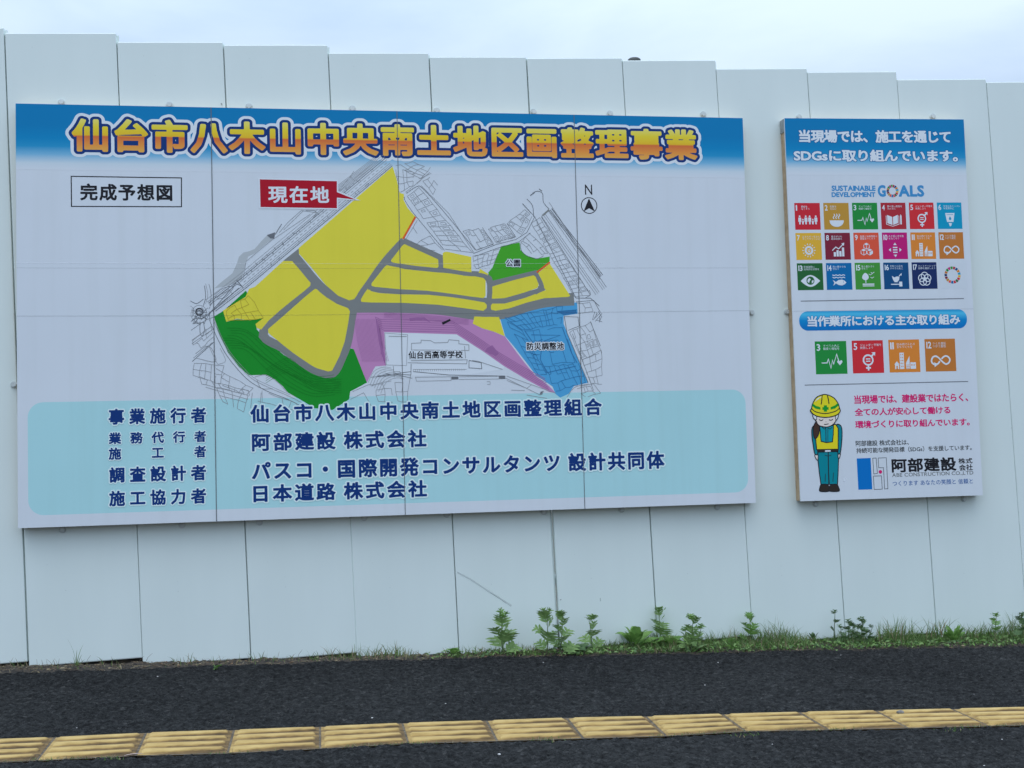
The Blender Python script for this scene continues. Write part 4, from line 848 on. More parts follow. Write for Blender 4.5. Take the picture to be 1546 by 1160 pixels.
def goal_tile(n, x0, x1, z0, z1):
    pr = SP(); pr.rect(x0, x1, z0, z1, TM[n - 1], 0.6); t = gpart(pr, 'goal_tile'); t['label'] = 'square tile numbered %d with a white %s' % (n, KIND[n - 1])
    s = x1 - x0; pr = SP(); d = str(n)
    letter(pr, d, [(x0 + .055 * s, z1 - .08 * s), (x0 + (.105 if n == 1 else .165 if n < 10 else .17 if n == 11 else .215) * s, z1 - .29 * s)], [(0.022, WT)], 1.0, 1.0); gpart(pr, 'numeral', t)
    pr = SP(); caption(pr, CAPS[n - 1], x0 + .255 * s, z1 - .10 * s, .088 * s, WT, 1.0); gpart(pr, 'lettering', t)
    pr = SP(); I = Icon(pr, x0, x1, z0, z1, TM[n - 1]); draw_icon(n, I); gpart(pr, 'goal_symbol', t)
r1 = [(0.0331,1.552),(0.1711,1.411),(0.8229,1.553),(0.9619,1.412)]; r2 = [(0.0325,1.394),(0.1717,1.252),(0.8233,1.394),(0.9621,1.253)]; r3 = [(0.0332,1.235),(0.1722,1.093),(0.664,1.235),(0.8041,1.095)]
for row, (q, cnt) in enumerate(((r1, 6), (r2, 6), (r3, 5))):
    w0 = ((q[1][0] - q[0][0]) + (q[3][0] - q[2][0])) / 2; hh = ((q[0][1] - q[1][1]) + (q[2][1] - q[3][1])) / 2
    for i in range(cnt):
        t = i / (cnt - 1); x = q[0][0] * (1 - t) + q[2][0] * t; z = (q[0][1] * (1 - t) + q[2][1] * t); goal_tile(row * 6 + i + 1, x, x + w0, z - hh, z)
pr = SP(); q = [(0.8223,1.236),(0.9681,1.096)]; pr.rect(q[0][0], q[1][0], q[1][1], q[0][1], print_mat('faint_tile_ink', ink(161, 182, 210)), 0.6); wheel(pr, [(0.8915,1.166)][0], 0.0455, 0.031, 1.2)
gpart(pr, 'colour_wheel')
for q in ([(0.0458,1.037),(0.9493,1.04)], [(0.0477,0.5994),(0.9491,0.6003)]):
    pr = SP(); pr.stroke(q, 0.0045, DKL, 0.6); gpart(pr, 'rule_line')
q = [(0.0327,0.9336),(0.9608,0.9265),(0.4784,0.9831),(0.4735,0.882)]
PILL = ramp_mat('blue_pill_gradient', [(0.0, ink(10, 96, 176)), (0.25, ink(0, 100, 180)), (0.55, ink(0, 116, 190)), (0.85, ink(60, 160, 214)), (1.0, ink(30, 130, 196))], q[3][1] - .004, q[2][1] + .004)
pr = SP(); pr.rrect(q[0][0], q[1][0], q[3][1], q[2][1], 0.047, PILL, 0.6); pl = gpart(pr, 'heading_pill')
pr = SP(); letter(pr, '当作業所における主な取り組み', [(0.0773,0.9593),(0.9215,0.9028)], [(0.065, SHADOWB), (0.036, WPRINT)], 0.97, 1.0); gpart(pr, 'lettering', pl)
q = [(0.1118,0.8255),(0.2826,0.654),(0.7156,0.8283),(0.8823,0.6561)]
for i, n in enumerate((3, 5, 11, 12)):
    t = i / 3; x = q[0][0] * (1 - t) + q[2][0] * t; z = q[0][1] * (1 - t) + q[2][1] * t; goal_tile(n, x, x + q[1][0] - q[0][0], z - (q[0][1] - q[1][1]), z)
MAG = print_mat('magenta_ink', ink(166, 28, 104)); LM = [(0.028, MAG)]
glet('当現場では、建設業ではたらく、', [(0.312,0.5406),(0.9446,0.4953)], LM, 0.97); glet('全ての人が安心して働ける', [(0.3124,0.4731),(0.8409,0.4328)], LM, 0.97); glet('環境づくりに取り組んでいます。', [(0.3115,0.4077),(0.9459,0.3678)], LM, 0.97)
LK = [(0.016, print_mat('charcoal_ink', ink(58, 68, 80)))]
glet('阿部建設 株式会社は、', [(0.3099,0.3043),(0.6009,0.2751)], LK, 0.98); glet('持続可能な開発目標（SDGs）を支援しています。', [(0.3117,0.2665),(0.9508,0.2384)], LK, 0.97)
glet('阿部建設', [(0.5007,0.2054),(0.8594,0.1328)], [(0.032, BLACK)], 1.02); glet('株式', [(0.872,0.1975),(0.9507,0.169)], [(0.022, BLACK)], 1.02); glet('会社', [(0.874,0.1649),(0.9509,0.1323)], [(0.022, BLACK)], 1.02)
glet('ABE CONSTRUCTION CO.,LTD', [(0.5006,0.1298),(0.9522,0.1073)], [(0.012, print_mat('grey_ink', ink(92, 104, 118)))], 1.0); glet('つくります あなたの笑顔と 信頼と', [(0.5009,0.09),(0.9472,0.0625)], [(0.010, print_mat('slogan_blue_ink', ink(56, 92, 156)))], 1.02)
pr = SP(); LBL = print_mat('logo_blue_ink', ink(0, 96, 182))
pr.poly([(0.3115,0.2123),(0.3877,0.2125),(0.389,0.0496),(0.313,0.0497)], LBL, 0.6)
for q in ([(0.3992,0.2111),(0.4177,0.2117),(0.4208,0.1317),(0.401,0.129)], [(0.4292,0.2113),(0.4733,0.2112),(0.4746,0.0503),(0.4561,0.0498),(0.4557,0.1602),(0.4291,0.161)], [(0.3981,0.1181),(0.4421,0.118),(0.4433,0.0491),(0.3994,0.0482)]): pr.stroke(q, 0.0035, DKL, 0.6, closed=True)
pr.disc([(0.4373,0.1389)][0], 0.0095, MAG, 1.0); gpart(pr, 'company_logo')
# the drawn worker who bows
LN = print_mat('outline_ink', ink(30, 34, 44)); HELM = print_mat('helmet_yellow_ink', ink(206, 182, 40)); VEST = print_mat('vest_yellow_ink', ink(200, 180, 38)); TEAL = print_mat('teal_cloth_ink', ink(0, 112, 138)); SKIN = print_mat('skin_ink', ink(190, 184, 198)); SHOE = print_mat('shoe_ink', ink(40, 38, 40)); HAIR = print_mat('hair_ink', ink(56, 44, 42)); GCR = print_mat('cross_green_ink', ink(16, 128, 50)); TEAL2 = print_mat('bright_teal_ink', ink(10, 128, 156))
pr = SP(); HH = [0.6]
def fig(pts, m, sm=True, w=.0052, closed=True):
    HH[0] += 0.12; q = spline(pts, 4, closed) if sm else pts
    if m: pr.poly(q, m, HH[0])
    if w: pr.k = 0; pr.stroke(q, w, LN, HH[0] + 0.05, closed); HH[0] += 0.1
fig([(0.102,0.2534),(0.101,0.219),(0.106,0.1447),(0.1122,0.0836),(0.155,0.0824),(0.1556,0.1433),(0.1589,0.2519)], TEAL, False); fig([(0.1589,0.2519),(0.1556,0.1433),(0.1567,0.0823),(0.2013,0.081),(0.2074,0.1418),(0.2131,0.216),(0.2147,0.2505)], TEAL, False)
fig([(0.1578,0.2281),(0.1545,0.0824)], None, False, .004, False); fig([(0.1386,0.1384),(0.135,0.0962)], None, False, .003, False); fig([(0.1818,0.1425),(0.1773,0.095)], None, False, .003, False); fig([(0.1391,0.2349),(0.1567,0.2292),(0.1748,0.234)], None, True, .003, False)
fig([(0.1061,0.0484),(0.1059,0.068),(0.1138,0.082),(0.1389,0.0834),(0.154,0.0718),(0.154,0.048)], SHOE); fig([(0.1562,0.0479),(0.1584,0.0717),(0.1722,0.0813),(0.1973,0.0806),(0.2061,0.065),(0.2069,0.0464)], SHOE)
fig([(0.0933,0.2457),(0.0855,0.2327),(0.092,0.2166),(0.1012,0.2094),(0.1023,0.2349)], SKIN, True, .0045); fig([(0.212,0.2399),(0.211,0.2203),(0.2176,0.2169),(0.2228,0.2316),(0.2222,0.2433)], SKIN, True, .0045)
fig([(0.0914,0.3891),(0.0768,0.3735),(0.0749,0.3311),(0.08,0.2832),(0.085,0.2459),(0.093,0.2372),(0.1028,0.2454),(0.0991,0.288),(0.103,0.3357),(0.1077,0.3781)], TEAL); fig([(0.2116,0.3905),(0.231,0.3858),(0.2382,0.359),(0.2338,0.3005),(0.2246,0.2475),(0.2157,0.2371),(0.2101,0.2479),(0.2137,0.301),(0.2136,0.3489)], TEAL)
fig([(0.1051,0.3835),(0.1528,0.3877),(0.2061,0.3917),(0.218,0.3701),(0.2129,0.2606),(0.0969,0.2636),(0.0939,0.32)], VEST, False); fig([(0.1182,0.3885),(0.1207,0.3459),(0.1223,0.306),(0.1515,0.2983),(0.1835,0.3018),(0.1897,0.3389),(0.193,0.3867)], TEAL2, False)
fig([(0.151,0.3744),(0.1488,0.3016)], None, False, .004, False); fig([(0.1622,0.3741),(0.1589,0.3013)], None, False, .003, False); fig([(0.1311,0.3786),(0.1435,0.3687),(0.1522,0.3749)], None, False, .003, False); fig([(0.1622,0.3747),(0.1742,0.368),(0.1848,0.3784)], None, False, .003, False)
fig([(0.1003,0.2646),(0.2131,0.2638),(0.2114,0.2521),(0.1008,0.2508)], SHOE, False, .003); fig([(0.1413,0.2593),(0.1715,0.2596),(0.1711,0.2511),(0.1409,0.2508)], WPRINT, False, .0)
fig([(0.1007,0.4102),(0.0843,0.3787),(0.0835,0.3362),(0.0928,0.3211),(0.1093,0.3409),(0.1166,0.3779),(0.1111,0.4046)], HAIR); fig([(0.1019,0.4368),(0.1033,0.4048),(0.1165,0.3875),(0.1524,0.3792),(0.1806,0.3859),(0.2028,0.4046),(0.2064,0.4344)], SKIN)
fig([(0.084,0.4478),(0.0875,0.4265),(0.1017,0.4182),(0.1027,0.4421)], WPRINT, True, .004); fig([(0.2066,0.4397),(0.2078,0.4157),(0.2171,0.4235),(0.2226,0.4447)], WPRINT, True, .004)
fig([(0.1162,0.4194),(0.126,0.4139),(0.1385,0.4178)], None, True, .0045, False); fig([(0.1698,0.4171),(0.1808,0.4136),(0.1911,0.4187)], None, True, .0045, False); fig([(0.1419,0.3943),(0.153,0.393),(0.1666,0.3959)], None, True, .004, False); fig([(0.152,0.4074),(0.1542,0.4057)], None, False, .003, False)
fig([(0.0787,0.4772),(0.0853,0.5011),(0.1063,0.5326),(0.1388,0.5469),(0.1656,0.5463),(0.1996,0.5306),(0.2223,0.5008),(0.2295,0.4739),(0.2322,0.4594),(0.2111,0.4396),(0.1547,0.4292),(0.0993,0.4395),(0.0725,0.4641)], HELM); fig([(0.0786,0.4767),(0.1002,0.4592),(0.1528,0.4495),(0.2064,0.46),(0.2296,0.4766)], None, True, .005, False)
HH[0] += .12; pr.poly([(0.0876,0.5021),(0.1016,0.4911),(0.1264,0.4831),(0.1258,0.4703),(0.0987,0.4763),(0.0815,0.4916)], GCR, HH[0]); pr.poly([(0.1817,0.4819),(0.2051,0.4905),(0.2196,0.5014),(0.2246,0.4895),(0.206,0.4749),(0.1811,0.4691)], GCR, HH[0]); HH[0] += .12
pr.poly([(0.1452,0.4923),(0.162,0.4919),(0.1616,0.4823),(0.1705,0.4821),(0.1699,0.4683),(0.1609,0.4685),(0.1605,0.4589),(0.1437,0.4593),(0.1442,0.4689),(0.1363,0.469),(0.137,0.4829),(0.1448,0.4827)], GCR, HH[0])
fig([(0.1387,0.5447),(0.1354,0.5213),(0.1309,0.4969)], None, True, .005, False); fig([(0.1666,0.5441),(0.1711,0.5206),(0.1735,0.4981)], None, True, .005, False)
HH[0] += .12; pr.poly([(0.0969,0.5104),(0.1116,0.5282),(0.1328,0.5385),(0.1315,0.5342),(0.1154,0.5239)], WPRINT, HH[0])
gpart(pr, 'drawn_worker')
pr = SP(); pr.stroke([(-0.0008,0.9845),(0.4838,0.9853),(0.9997,0.9844)], .0026, CREASE, 3.4); pr.stroke([(0.2344,0.0959),(0.2403,0.1037),(0.2491,0.1114)], .006, CREASE2, 3.4); gpart(pr, 'sheet_joint')
for p in [(3.937,2.028),(4.703,2.046),(3.83,0.9903),(3.95,-0.0197),(4.788,-0.0208)]: screw(goals, 4.33, p[0], p[1], 0)

# ------------------------------------------------------------------ tactile paving
def tile_mat():
    m, nt, ln, bs = new_mat('worn_yellow_concrete')
    tc = nt.new('ShaderNodeTexCoord')
    mp_ = nt.new('ShaderNodeMapping'); mp_.inputs['Scale'].default_value = (9, 34, 34); ln.new(tc.outputs['Object'], mp_.inputs['Vector'])
    oi = nt.new('ShaderNodeObjectInfo'); va = nt.new('ShaderNodeVectorMath'); va.operation = 'ADD'; ln.new(mp_.outputs['Vector'], va.inputs[0]); ln.new(oi.outputs['Location'], va.inputs[1])
    n = nt.new('ShaderNodeTexNoise'); n.inputs['Scale'].default_value = 1.0; n.inputs['Detail'].default_value = 8; n.inputs['Roughness'].default_value = 0.62; ln.new(va.outputs[0], n.inputs['Vector'])
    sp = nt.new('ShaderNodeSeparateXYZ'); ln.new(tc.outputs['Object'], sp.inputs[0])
    mr = nt.new('ShaderNodeMapRange'); mr.inputs['From Min'].default_value = 0.0015; mr.inputs['From Max'].default_value = 0.0085; mr.inputs['To Min'].default_value = -0.14; mr.inputs['To Max'].default_value = 0.13  # darker low down: groove grime plus shade of the bar fronts, painted in
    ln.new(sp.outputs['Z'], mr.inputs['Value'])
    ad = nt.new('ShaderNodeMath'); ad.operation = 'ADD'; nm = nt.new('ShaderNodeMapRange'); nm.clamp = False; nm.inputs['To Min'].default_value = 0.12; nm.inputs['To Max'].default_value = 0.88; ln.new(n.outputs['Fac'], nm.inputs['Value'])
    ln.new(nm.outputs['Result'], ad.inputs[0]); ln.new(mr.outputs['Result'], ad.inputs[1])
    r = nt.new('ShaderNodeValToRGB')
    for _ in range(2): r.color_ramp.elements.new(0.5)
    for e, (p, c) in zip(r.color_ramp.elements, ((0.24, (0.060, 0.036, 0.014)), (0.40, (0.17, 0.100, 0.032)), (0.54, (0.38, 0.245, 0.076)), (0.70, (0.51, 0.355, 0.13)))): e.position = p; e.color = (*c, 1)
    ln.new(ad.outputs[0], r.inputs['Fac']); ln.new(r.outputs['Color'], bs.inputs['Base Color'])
    bs.inputs['Roughness'].default_value = 0.85
    bp = nt.new('ShaderNodeBump'); bp.inputs['Strength'].default_value = 0.35; bp.inputs['Distance'].default_value = 0.003; ln.new(n.outputs['Fac'], bp.inputs['Height']); ln.new(bp.outputs['Normal'], bs.inputs['Normal'])
    return m
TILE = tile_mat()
TL_ = ['cut off by the left edge', 'first with a moss fringe, near the left edge', 'with long dark streaks and a leaf lying at its front corner', 'with a straight crossways joint beside it, below the third dark-jointed gap', 'below the bare soil left of the small lettuce-like weed', 'below the small light green lettuce-like weed', 'below the tall mugwort that stands alone', 'below the pair of mugworts', 'below the broad dock leaves', 'below the wide gap between dock and the low rosette', 'below the bright mugwort right of the large board', 'below the gap between the two boards', 'with a pebble resting on it', 'cut off by the right edge']
def paving_tile(a, bq, c, d, label):
    """a=top left, bq=top right, c=bottom right, d=bottom left on the ground; four raised bars run along it"""
    cx = (a[0] + bq[0] + c[0] + d[0]) / 4; cy = (a[1] + bq[1] + c[1] + d[1]) / 4; z0 = gz(cx)
    ys = [0.0]; hs = [0.0022]
    for k in range(4):
        m0 = 0.5 / 4 + k / 4
        for o_, h_ in ((-.070, .0022), (-.055, .0080), (-.034, .0104), (0, .0108), (.030, .0104), (.048, .0080), (.066, .0022)): ys.append(m0 + o_); hs.append(h_ - random.uniform(0, .0006))
    ys.append(1.0); hs.append(0.0022)
    xs = [0.0, 0.012, 0.03, 0.045, 0.07] + [0.07 + 0.86 * k / 10 for k in range(1, 11)] + [0.955, 0.97, 0.988, 1.0]
    b = MB(); vs = []
    for v in ys:
        for u in xs:
            X = (a[0] * (1 - u) + bq[0] * u) * (1 - v) + (d[0] * (1 - u) + c[0] * u) * v; Y = (a[1] * (1 - u) + bq[1] * u) * (1 - v) + (d[1] * (1 - u) + c[1] * u) * v
            kk = ys.index(v); e = min(u, 1 - u); f = 0.0 if e < .04 else min(1.0, (e - .028) / .03)
            hh = 0.0022 + (hs[kk] - 0.0022) * f - (0.0012 if e < .005 or v in (0.0, 1.0) else 0) + random.uniform(-.0002, .0002)
            vs.append((X - cx, Y - cy, gz(X) - z0 + hh))
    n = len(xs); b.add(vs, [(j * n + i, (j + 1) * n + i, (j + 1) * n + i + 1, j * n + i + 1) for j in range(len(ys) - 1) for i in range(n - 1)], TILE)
    # sunk edges
    rim = [i for i in range(n)] + [j * n + n - 1 for j in range(1, len(ys))] + [(len(ys) - 1) * n + i for i in range(n - 2, -1, -1)] + [j * n for j in range(len(ys) - 2, 0, -1)]
    lo = [(vs[i][0], vs[i][1], vs[i][2] - 0.02) for i in rim]; q = len(rim)
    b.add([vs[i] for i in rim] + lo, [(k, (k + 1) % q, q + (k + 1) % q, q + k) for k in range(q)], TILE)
    o = b.build('tactile_paving_tile'); o.location = (cx, cy, z0)
    tag(o, label, 'paving tile', 'yellow tactile tiles in a row across the pavement')
def lerp(p, q, t): return (p[0] + (q[0] - p[0]) * t, p[1] + (q[1] - p[1]) * t)
for k in range(1, len(TA) - 1):
    g_ = 0.011 + 0.006 * random.random(); a, bq, c, d = TA[k], TA[k + 1], TB[k + 1], TB[k]
    paving_tile(lerp(a, bq, g_), lerp(a, bq, 1 - g_), lerp(d, c, 1 - g_), lerp(d, c, g_), 'yellow bar-ribbed tactile tile ' + TL_[k - 1])
# dark mortar bed under the strip
bed = MB(); MORT = noisy_mat('dirty_mortar', (0.055, 0.043, 0.030), (0.16, 0.125, 0.085), 60, 0.95, 0.6, 0.004)
for k in range(len(TA) - 1):
    q = [(TA[k][0], TA[k][1] + .006), (TB[k][0], TB[k][1] - .010), (TB[k + 1][0], TB[k + 1][1] - .010), (TA[k + 1][0], TA[k + 1][1] + .006)]
    bed.add([(p[0], p[1], gz(p[0]) + 0.0006) for p in q], [(0, 1, 2, 3)], MORT)
tag(bed.build('paving_bed'), kind='structure')

# ------------------------------------------------------------------ weeds
LEAF_A = leaf_mat('mugwort_leaf', (0.16, 0.27, 0.085), (0.28, 0.42, 0.145)); LEAF_B = leaf_mat('fresh_leaf', (0.13, 0.27, 0.06), (0.23, 0.39, 0.10), .35); LEAF_C = leaf_mat('dark_leaf', (0.065, 0.13, 0.045), (0.13, 0.215, 0.080))
STEM = leaf_mat('green_stem', (0.07, 0.11, 0.04), (0.12, 0.16, 0.07), .1); STEMR = leaf_mat('brown_stem', (0.07, 0.06, 0.035), (0.12, 0.09, 0.055), .05)
GRASS = leaf_mat('grass_blade', (0.085, 0.165, 0.045), (0.18, 0.27, 0.085), .3); STRAW = leaf_mat('dry_straw', (0.20, 0.155, 0.085), (0.40, 0.33, 0.20), .2); TWIG = noisy_mat('dry_twig', (0.06, 0.042, 0.028), (0.19, 0.145, 0.10), 50, .9)
def frame_of(d, roll):
    d = Vector(d).normalized(); s = d.cross(Vector((0, 0, 1)))
    s = s.normalized() if s.length > 1e-3 else Vector((1, 0, 0)); n = s.cross(d)
    return d, (math.cos(roll) * s + math.sin(roll) * n), (math.cos(roll) * n - math.sin(roll) * s)
def blade_leaf(b, p, d, L_, W_, m, droop=.5, roll=0.0, n=6, ser=0.0):
    """one broad pointed leaf with a folded midrib"""
    d, s, nn = frame_of(d, roll); p = Vector(p); vs = []
    for i in range(n + 1):
        t = i / n; w = W_ * (math.sin(PI * min(1, .08 + .92 * t)) ** .8) * (1 - .25 * t) if i < n else 0.0
        if ser and i % 2: w *= 1 + ser
        c = p + d * (L_ * t) - Vector((0, 0, 1)) * (droop * L_ * t * t)
        vs += [c - s * w + nn * (.25 * w), c, c + s * w + nn * (.25 * w)]
    b.add(vs, [(3 * i + k, 3 * i + k + 1, 3 * i + k + 4, 3 * i + k + 3) for i in range(n) for k in (0, 1)], m)
def lobed_leaf(b, p, d, L_, m, droop=.35, roll=0.0, lobes=3, rnd=random):
    """a deeply cut mugwort leaf: a rachis with pointed side lobes"""
    d, s, nn = frame_of(d, roll); p = Vector(p)
    def at(t, sx): return p + d * (L_ * t) + s * (L_ * sx) - Vector((0, 0, 1)) * (droop * L_ * (t * t + .35 * abs(sx))) + nn * (.10 * L_ * abs(sx))
    def lobe(t0, sg, ln_, w, fwd):
        w *= 1.25; a = at(t0 - w, sg * .02); c = at(t0 + w, sg * .02); m1 = at(t0 + fwd * .45 - w * .75, sg * ln_ * .55); m2 = at(t0 + fwd * .55 + w * 1.0, sg * ln_ * .52); tp = at(t0 + fwd, sg * ln_)
        mid = at(t0 + fwd * .5, sg * ln_ * .5)
        b.add([a, c, m2, tp, m1], [(0, 4, 1), (4, 2, 1), (4, 3, 2)], m)
        if ln_ > .3: k = at(t0 + fwd * .95 + w * .6, sg * ln_ * .66); b.add([m2, at(t0 + fwd * .4, sg * ln_ * .45), k], [(0, 1, 2)], m)
    r = MB; w0 = .035
    b.add([at(0, -.012), at(0, .012), at(.55, w0), at(.55, -w0)], [(0, 1, 2, 3)], m)
    for i in range(lobes):
        t0 = .30 + .42 * i / max(1, lobes - 1); ln_ = (.30 + .22 * math.sin(PI * (i + .8) / (lobes + .6))) * rnd.uniform(.85, 1.15)
        for sg in (-1, 1): lobe(t0 + rnd.uniform(-.02, .02), sg, ln_ * 1.10, .074, .25)
    a = at(.52, -.05); c = at(.52, .05); b.add([a, c, at(.76, .10), at(1.0, .0), at(.76, -.10)], [(0, 1, 2), (0, 2, 4), (4, 2, 3)], m)
    for sg in (-1, 1): b.add([at(.68, sg * .06), at(.80, sg * .085), at(.93, sg * .17)], [(0, 1, 2)], m)
def ground_at(x, y):
    fe = front_edge(x); return soil_h(x, max(0.0, min(1.0, (y - fe) / (0.30 - fe)))) if y > fe else gz(x)
def gp(x, y, dz=0.002): return (x, y, ground_at(x, y) + dz)
def mugwort(p, h, label, seed, leaf=LEAF_A, width=1.0, bushy=1.0, stems=((0, 0, 1.0),), grp='mugwort weeds along the fence', cat='weed', fresh=None):
    R_ = random.Random(seed); t = thing('mugwort', gp(*p), label, cat, grp)
    st = MB(); fo = MB()
    for dx, lean, hk in stems:
        H = h * hk; top = Vector((dx + lean * H, R_.uniform(-.01, .01), H)); base = Vector((dx, 0, -.02)); path = []
        for i in range(6): k = i / 5; path.append(base.lerp(top, k) + Vector((.006 * math.sin(3 * k + seed), .004 * math.sin(4 * k), 0)))
        st.tube(path, [.0030 - .0018 * i / 5 for i in range(6)], STEM, 6)
        n = int(5 * bushy + H * 24)
        for i in range(n):
            k = .10 + .86 * i / (n - 1); a = i * 2.4 + R_.uniform(-.4, .4); pos = base.lerp(top, k)
            L_ = width * H * (.46 * (1 - k) ** .6 + .28) * R_.uniform(.85, 1.15); el = .72 + .38 * k + R_.uniform(-.2, .2)
            lobed_leaf(fo, pos, (math.cos(a) * math.cos(el), .75 * math.sin(a) * math.cos(el), math.sin(el)), L_, leaf, R_.uniform(.12, .40) * (1 - .5 * k), R_.uniform(-.6, .6), 3 if L_ > .035 else 2, R_)
        for i in range(6): a = i * PI / 3 + seed; lobed_leaf(fo, top - Vector((0, 0, H * .05)), (math.cos(a) * .75, math.sin(a) * .35, .50 + .55 * (i % 2)), width * H * R_.uniform(.24, .34), fresh or leaf, .05, R_.uniform(-.5, .5), 2, R_)
    st.build('stem', t, smooth=True); fo.build('foliage', t)
    return t
def broadleaf(p, n, L_, W_, label, seed, m, cat='weed', name='dock_plant', el0=.55, droop=.5, spread=1.0, ser=0.0):
    R_ = random.Random(seed); t = thing(name, gp(*p), label, cat); fo = MB(); st = MB()
    for i in range(n):
        a = i * 2.4 + R_.uniform(-.5, .5); el = el0 + R_.uniform(-.3, .45); k = R_.uniform(.65, 1.1); d = Vector((math.cos(a) * math.cos(el) * spread, .7 * math.sin(a) * math.cos(el), math.sin(el)))
        e = d.normalized() * (L_ * .3 * k); st.tube([(0, 0, -.01), tuple(e * .6), tuple(e)], [.002, .0016, .0013], STEM, 5)
        blade_leaf(fo, e, d, L_ * k, W_ * k, m, droop * R_.uniform(.6, 1.3), R_.uniform(-.5, .5), 7, ser)
    st.build('leaf_stalk', t, smooth=True); fo.build('foliage', t); return t
def blade(b, p, h, lean, w, m, n=5, R_=random):
    p = Vector(p); a = R_.uniform(0, PI); s = Vector((math.cos(a), .5 * math.sin(a), 0)) * w; vs = []
    for i in range(n + 1):
        t = i / n; c = p + Vector((lean[0] * t * t, lean[1] * t * t, h * t - .25 * h * (abs(lean[0]) / max(h, 1e-3)) * t ** 3)); ww = (1 - t) ** .7
        vs += [c - s * ww, c + s * ww]
    b.add(vs, [(2 * i, 2 * i + 1, 2 * i + 3, 2 * i + 2) for i in range(n)], m)
def tuft(p, n, h, label, seed, m=None, spread=.03, cat='grass tuft'):
    R_ = random.Random(seed); b = MB()
    for i in range(n):
        hh = h * R_.uniform(.45, 1.0); blade(b, (R_.gauss(0, spread * .5), R_.gauss(0, .012), -.01), hh, (R_.gauss(0, .35) * hh, R_.gauss(0, .15) * hh), R_.uniform(.0026, .0046), m or (GRASS if R_.random() < .85 else STRAW), 5, R_)
    o = b.build('grass_tuft'); o.location = gp(*p); tag(o, label, cat)
    return o
def g1(l): return l[0]
PX = 0.00337
mugwort(g1([(2.255,-0.0855)]), 0.186, 'tall bushy mugwort standing alone under the grey scuff on the fence', 3, bushy=1.3, width=.85, fresh=LEAF_B)
mugwort(g1([(2.492,-0.1467)]), 0.200, 'two-stemmed mugwort right under a fence joint below the large board', 5, stems=((-.022, -.06, 1.0), (.038, .03, .93)), width=.72, bushy=.9)
mugwort(g1([(2.708,-0.0268)]), 0.150, 'single slender mugwort between the two-stemmed mugwort and the dock leaves', 8, width=.95, bushy=.5)
broadleaf(g1([(2.606,-0.1084)]), 20, .085, .018, 'low spreading leafy weed at the foot of the slender mugwort', 12, LEAF_C, name='leafy_weed', el0=.55, ser=.35)
broadleaf(g1([(2.928,-0.0252)]), 16, .150, .024, 'dock plant with long broad pointed leaves left of the tallest mugwort', 4, LEAF_B, el0=.85, droop=.45, ser=.1)
mugwort(g1([(3.079,0.0314)]), 0.182, 'tallest mugwort rising between the dock leaves, near the right corner of the large board', 14, width=.75, bushy=.8, fresh=LEAF_B)
broadleaf(g1([(3.116,-0.0171)]), 16, .105, .022, 'broad light leaves at the foot of the tallest mugwort', 24, LEAF_B, name='leafy_weed', el0=.6, ser=.2)
mugwort(g1([(3.184,-0.1712)]), 0.158, 'wide bushy mugwort with grey-green lower leaves right of the tallest mugwort', 17, width=.85, bushy=.8, stems=((0, 0, 1.0), (.022, .16, .72), (-.022, -.16, .66)), fresh=LEAF_B)
broadleaf(g1([(3.417,-0.0704)]), 11, .055, .017, 'low light green weed between two mugworts under the gap between the boards', 31, LEAF_B, name='leafy_weed', el0=.75, ser=.3)
mugwort(g1([(3.542,-0.0082)]), 0.135, 'bright narrow mugwort below the right end of the large board', 19, leaf=LEAF_B, width=.95, bushy=.9)
broadleaf(g1([(3.891,0.0163)]), 9, .045, .010, 'small dark upright weed below the left side of the goals board', 36, LEAF_C, name='leafy_weed', el0=1.1, droop=.2)
mugwort(g1([(4.008,-0.0045)]), 0.150, 'thin dark weed with a bare stalk and sparse top below the goals board', 23, leaf=LEAF_C, width=.55, bushy=.25, stems=((0, -.03, 1.0),))
for k, (s_, lab) in enumerate((('1284,974', 0), ('1302,972', 1))):
    mugwort(([(4.042,-0.0968)], [(4.12,-0.0678)])[k][0], (.105, .120)[k], ('low bushy dark green weed right of the thin bare-stalked weed', 'dark green feathery weed left of the tall grass below the goals board')[k], 41 + k, leaf=LEAF_C, width=.8, bushy=1.0, stems=((-.03, -.25, .8), (.0, 0, 1.0), (.03, .25, .7), (.015, -.1, .55)))
tuft(g1([(4.287,-0.0973)]), 60, .165, 'tall green grass tuft under the goals board, above the pebble on the tiles', 51, spread=.10)
tuft(g1([(4.508,-0.093)]), 54, .155, 'tall green grass tuft just left of the light leafy weed near the right edge', 52, spread=.07)
broadleaf(g1([(4.583,-0.1497)]), 30, .090, .011, 'light green leafy weed between two grass tufts right of the goals board', 55, LEAF_B, name='leafy_weed', el0=1.0, droop=.25, ser=.5)
tuft(g1([(4.74,-0.1123)]), 44, .125, 'grass tuft between the light leafy weed and the yellowish mugwort', 57, spread=.09)
mugwort(g1([(4.816,-0.1476)]), 0.128, 'yellowish mugwort near the right edge of the picture', 61, leaf=LEAF_B, width=.75, bushy=.6)
mugwort(g1([(4.95,-0.1713)]), 0.125, 'dark weed cut off by the right edge of the picture', 63, leaf=LEAF_C, width=.9, bushy=.7)
broadleaf(g1([(2.013,-0.0812)]), 10, .058, .019, 'small light green lettuce-like weed on bare soil left of the lone mugwort', 66, LEAF_B, name='leafy_weed', el0=.8, droop=.45, ser=.3)
broadleaf(g1([(0.909,-0.2465)]), 9, .030, .008, 'tiny light green weed on the soil under the left half of the large board', 67, LEAF_B, name='leafy_weed', el0=.6)
broadleaf(g1([(1.3,0.1027)]), 5, .026, .009, 'tiny dark two-leaved weed against the fence, left of a small pale tuft', 68, LEAF_C, name='leafy_weed', el0=.9)
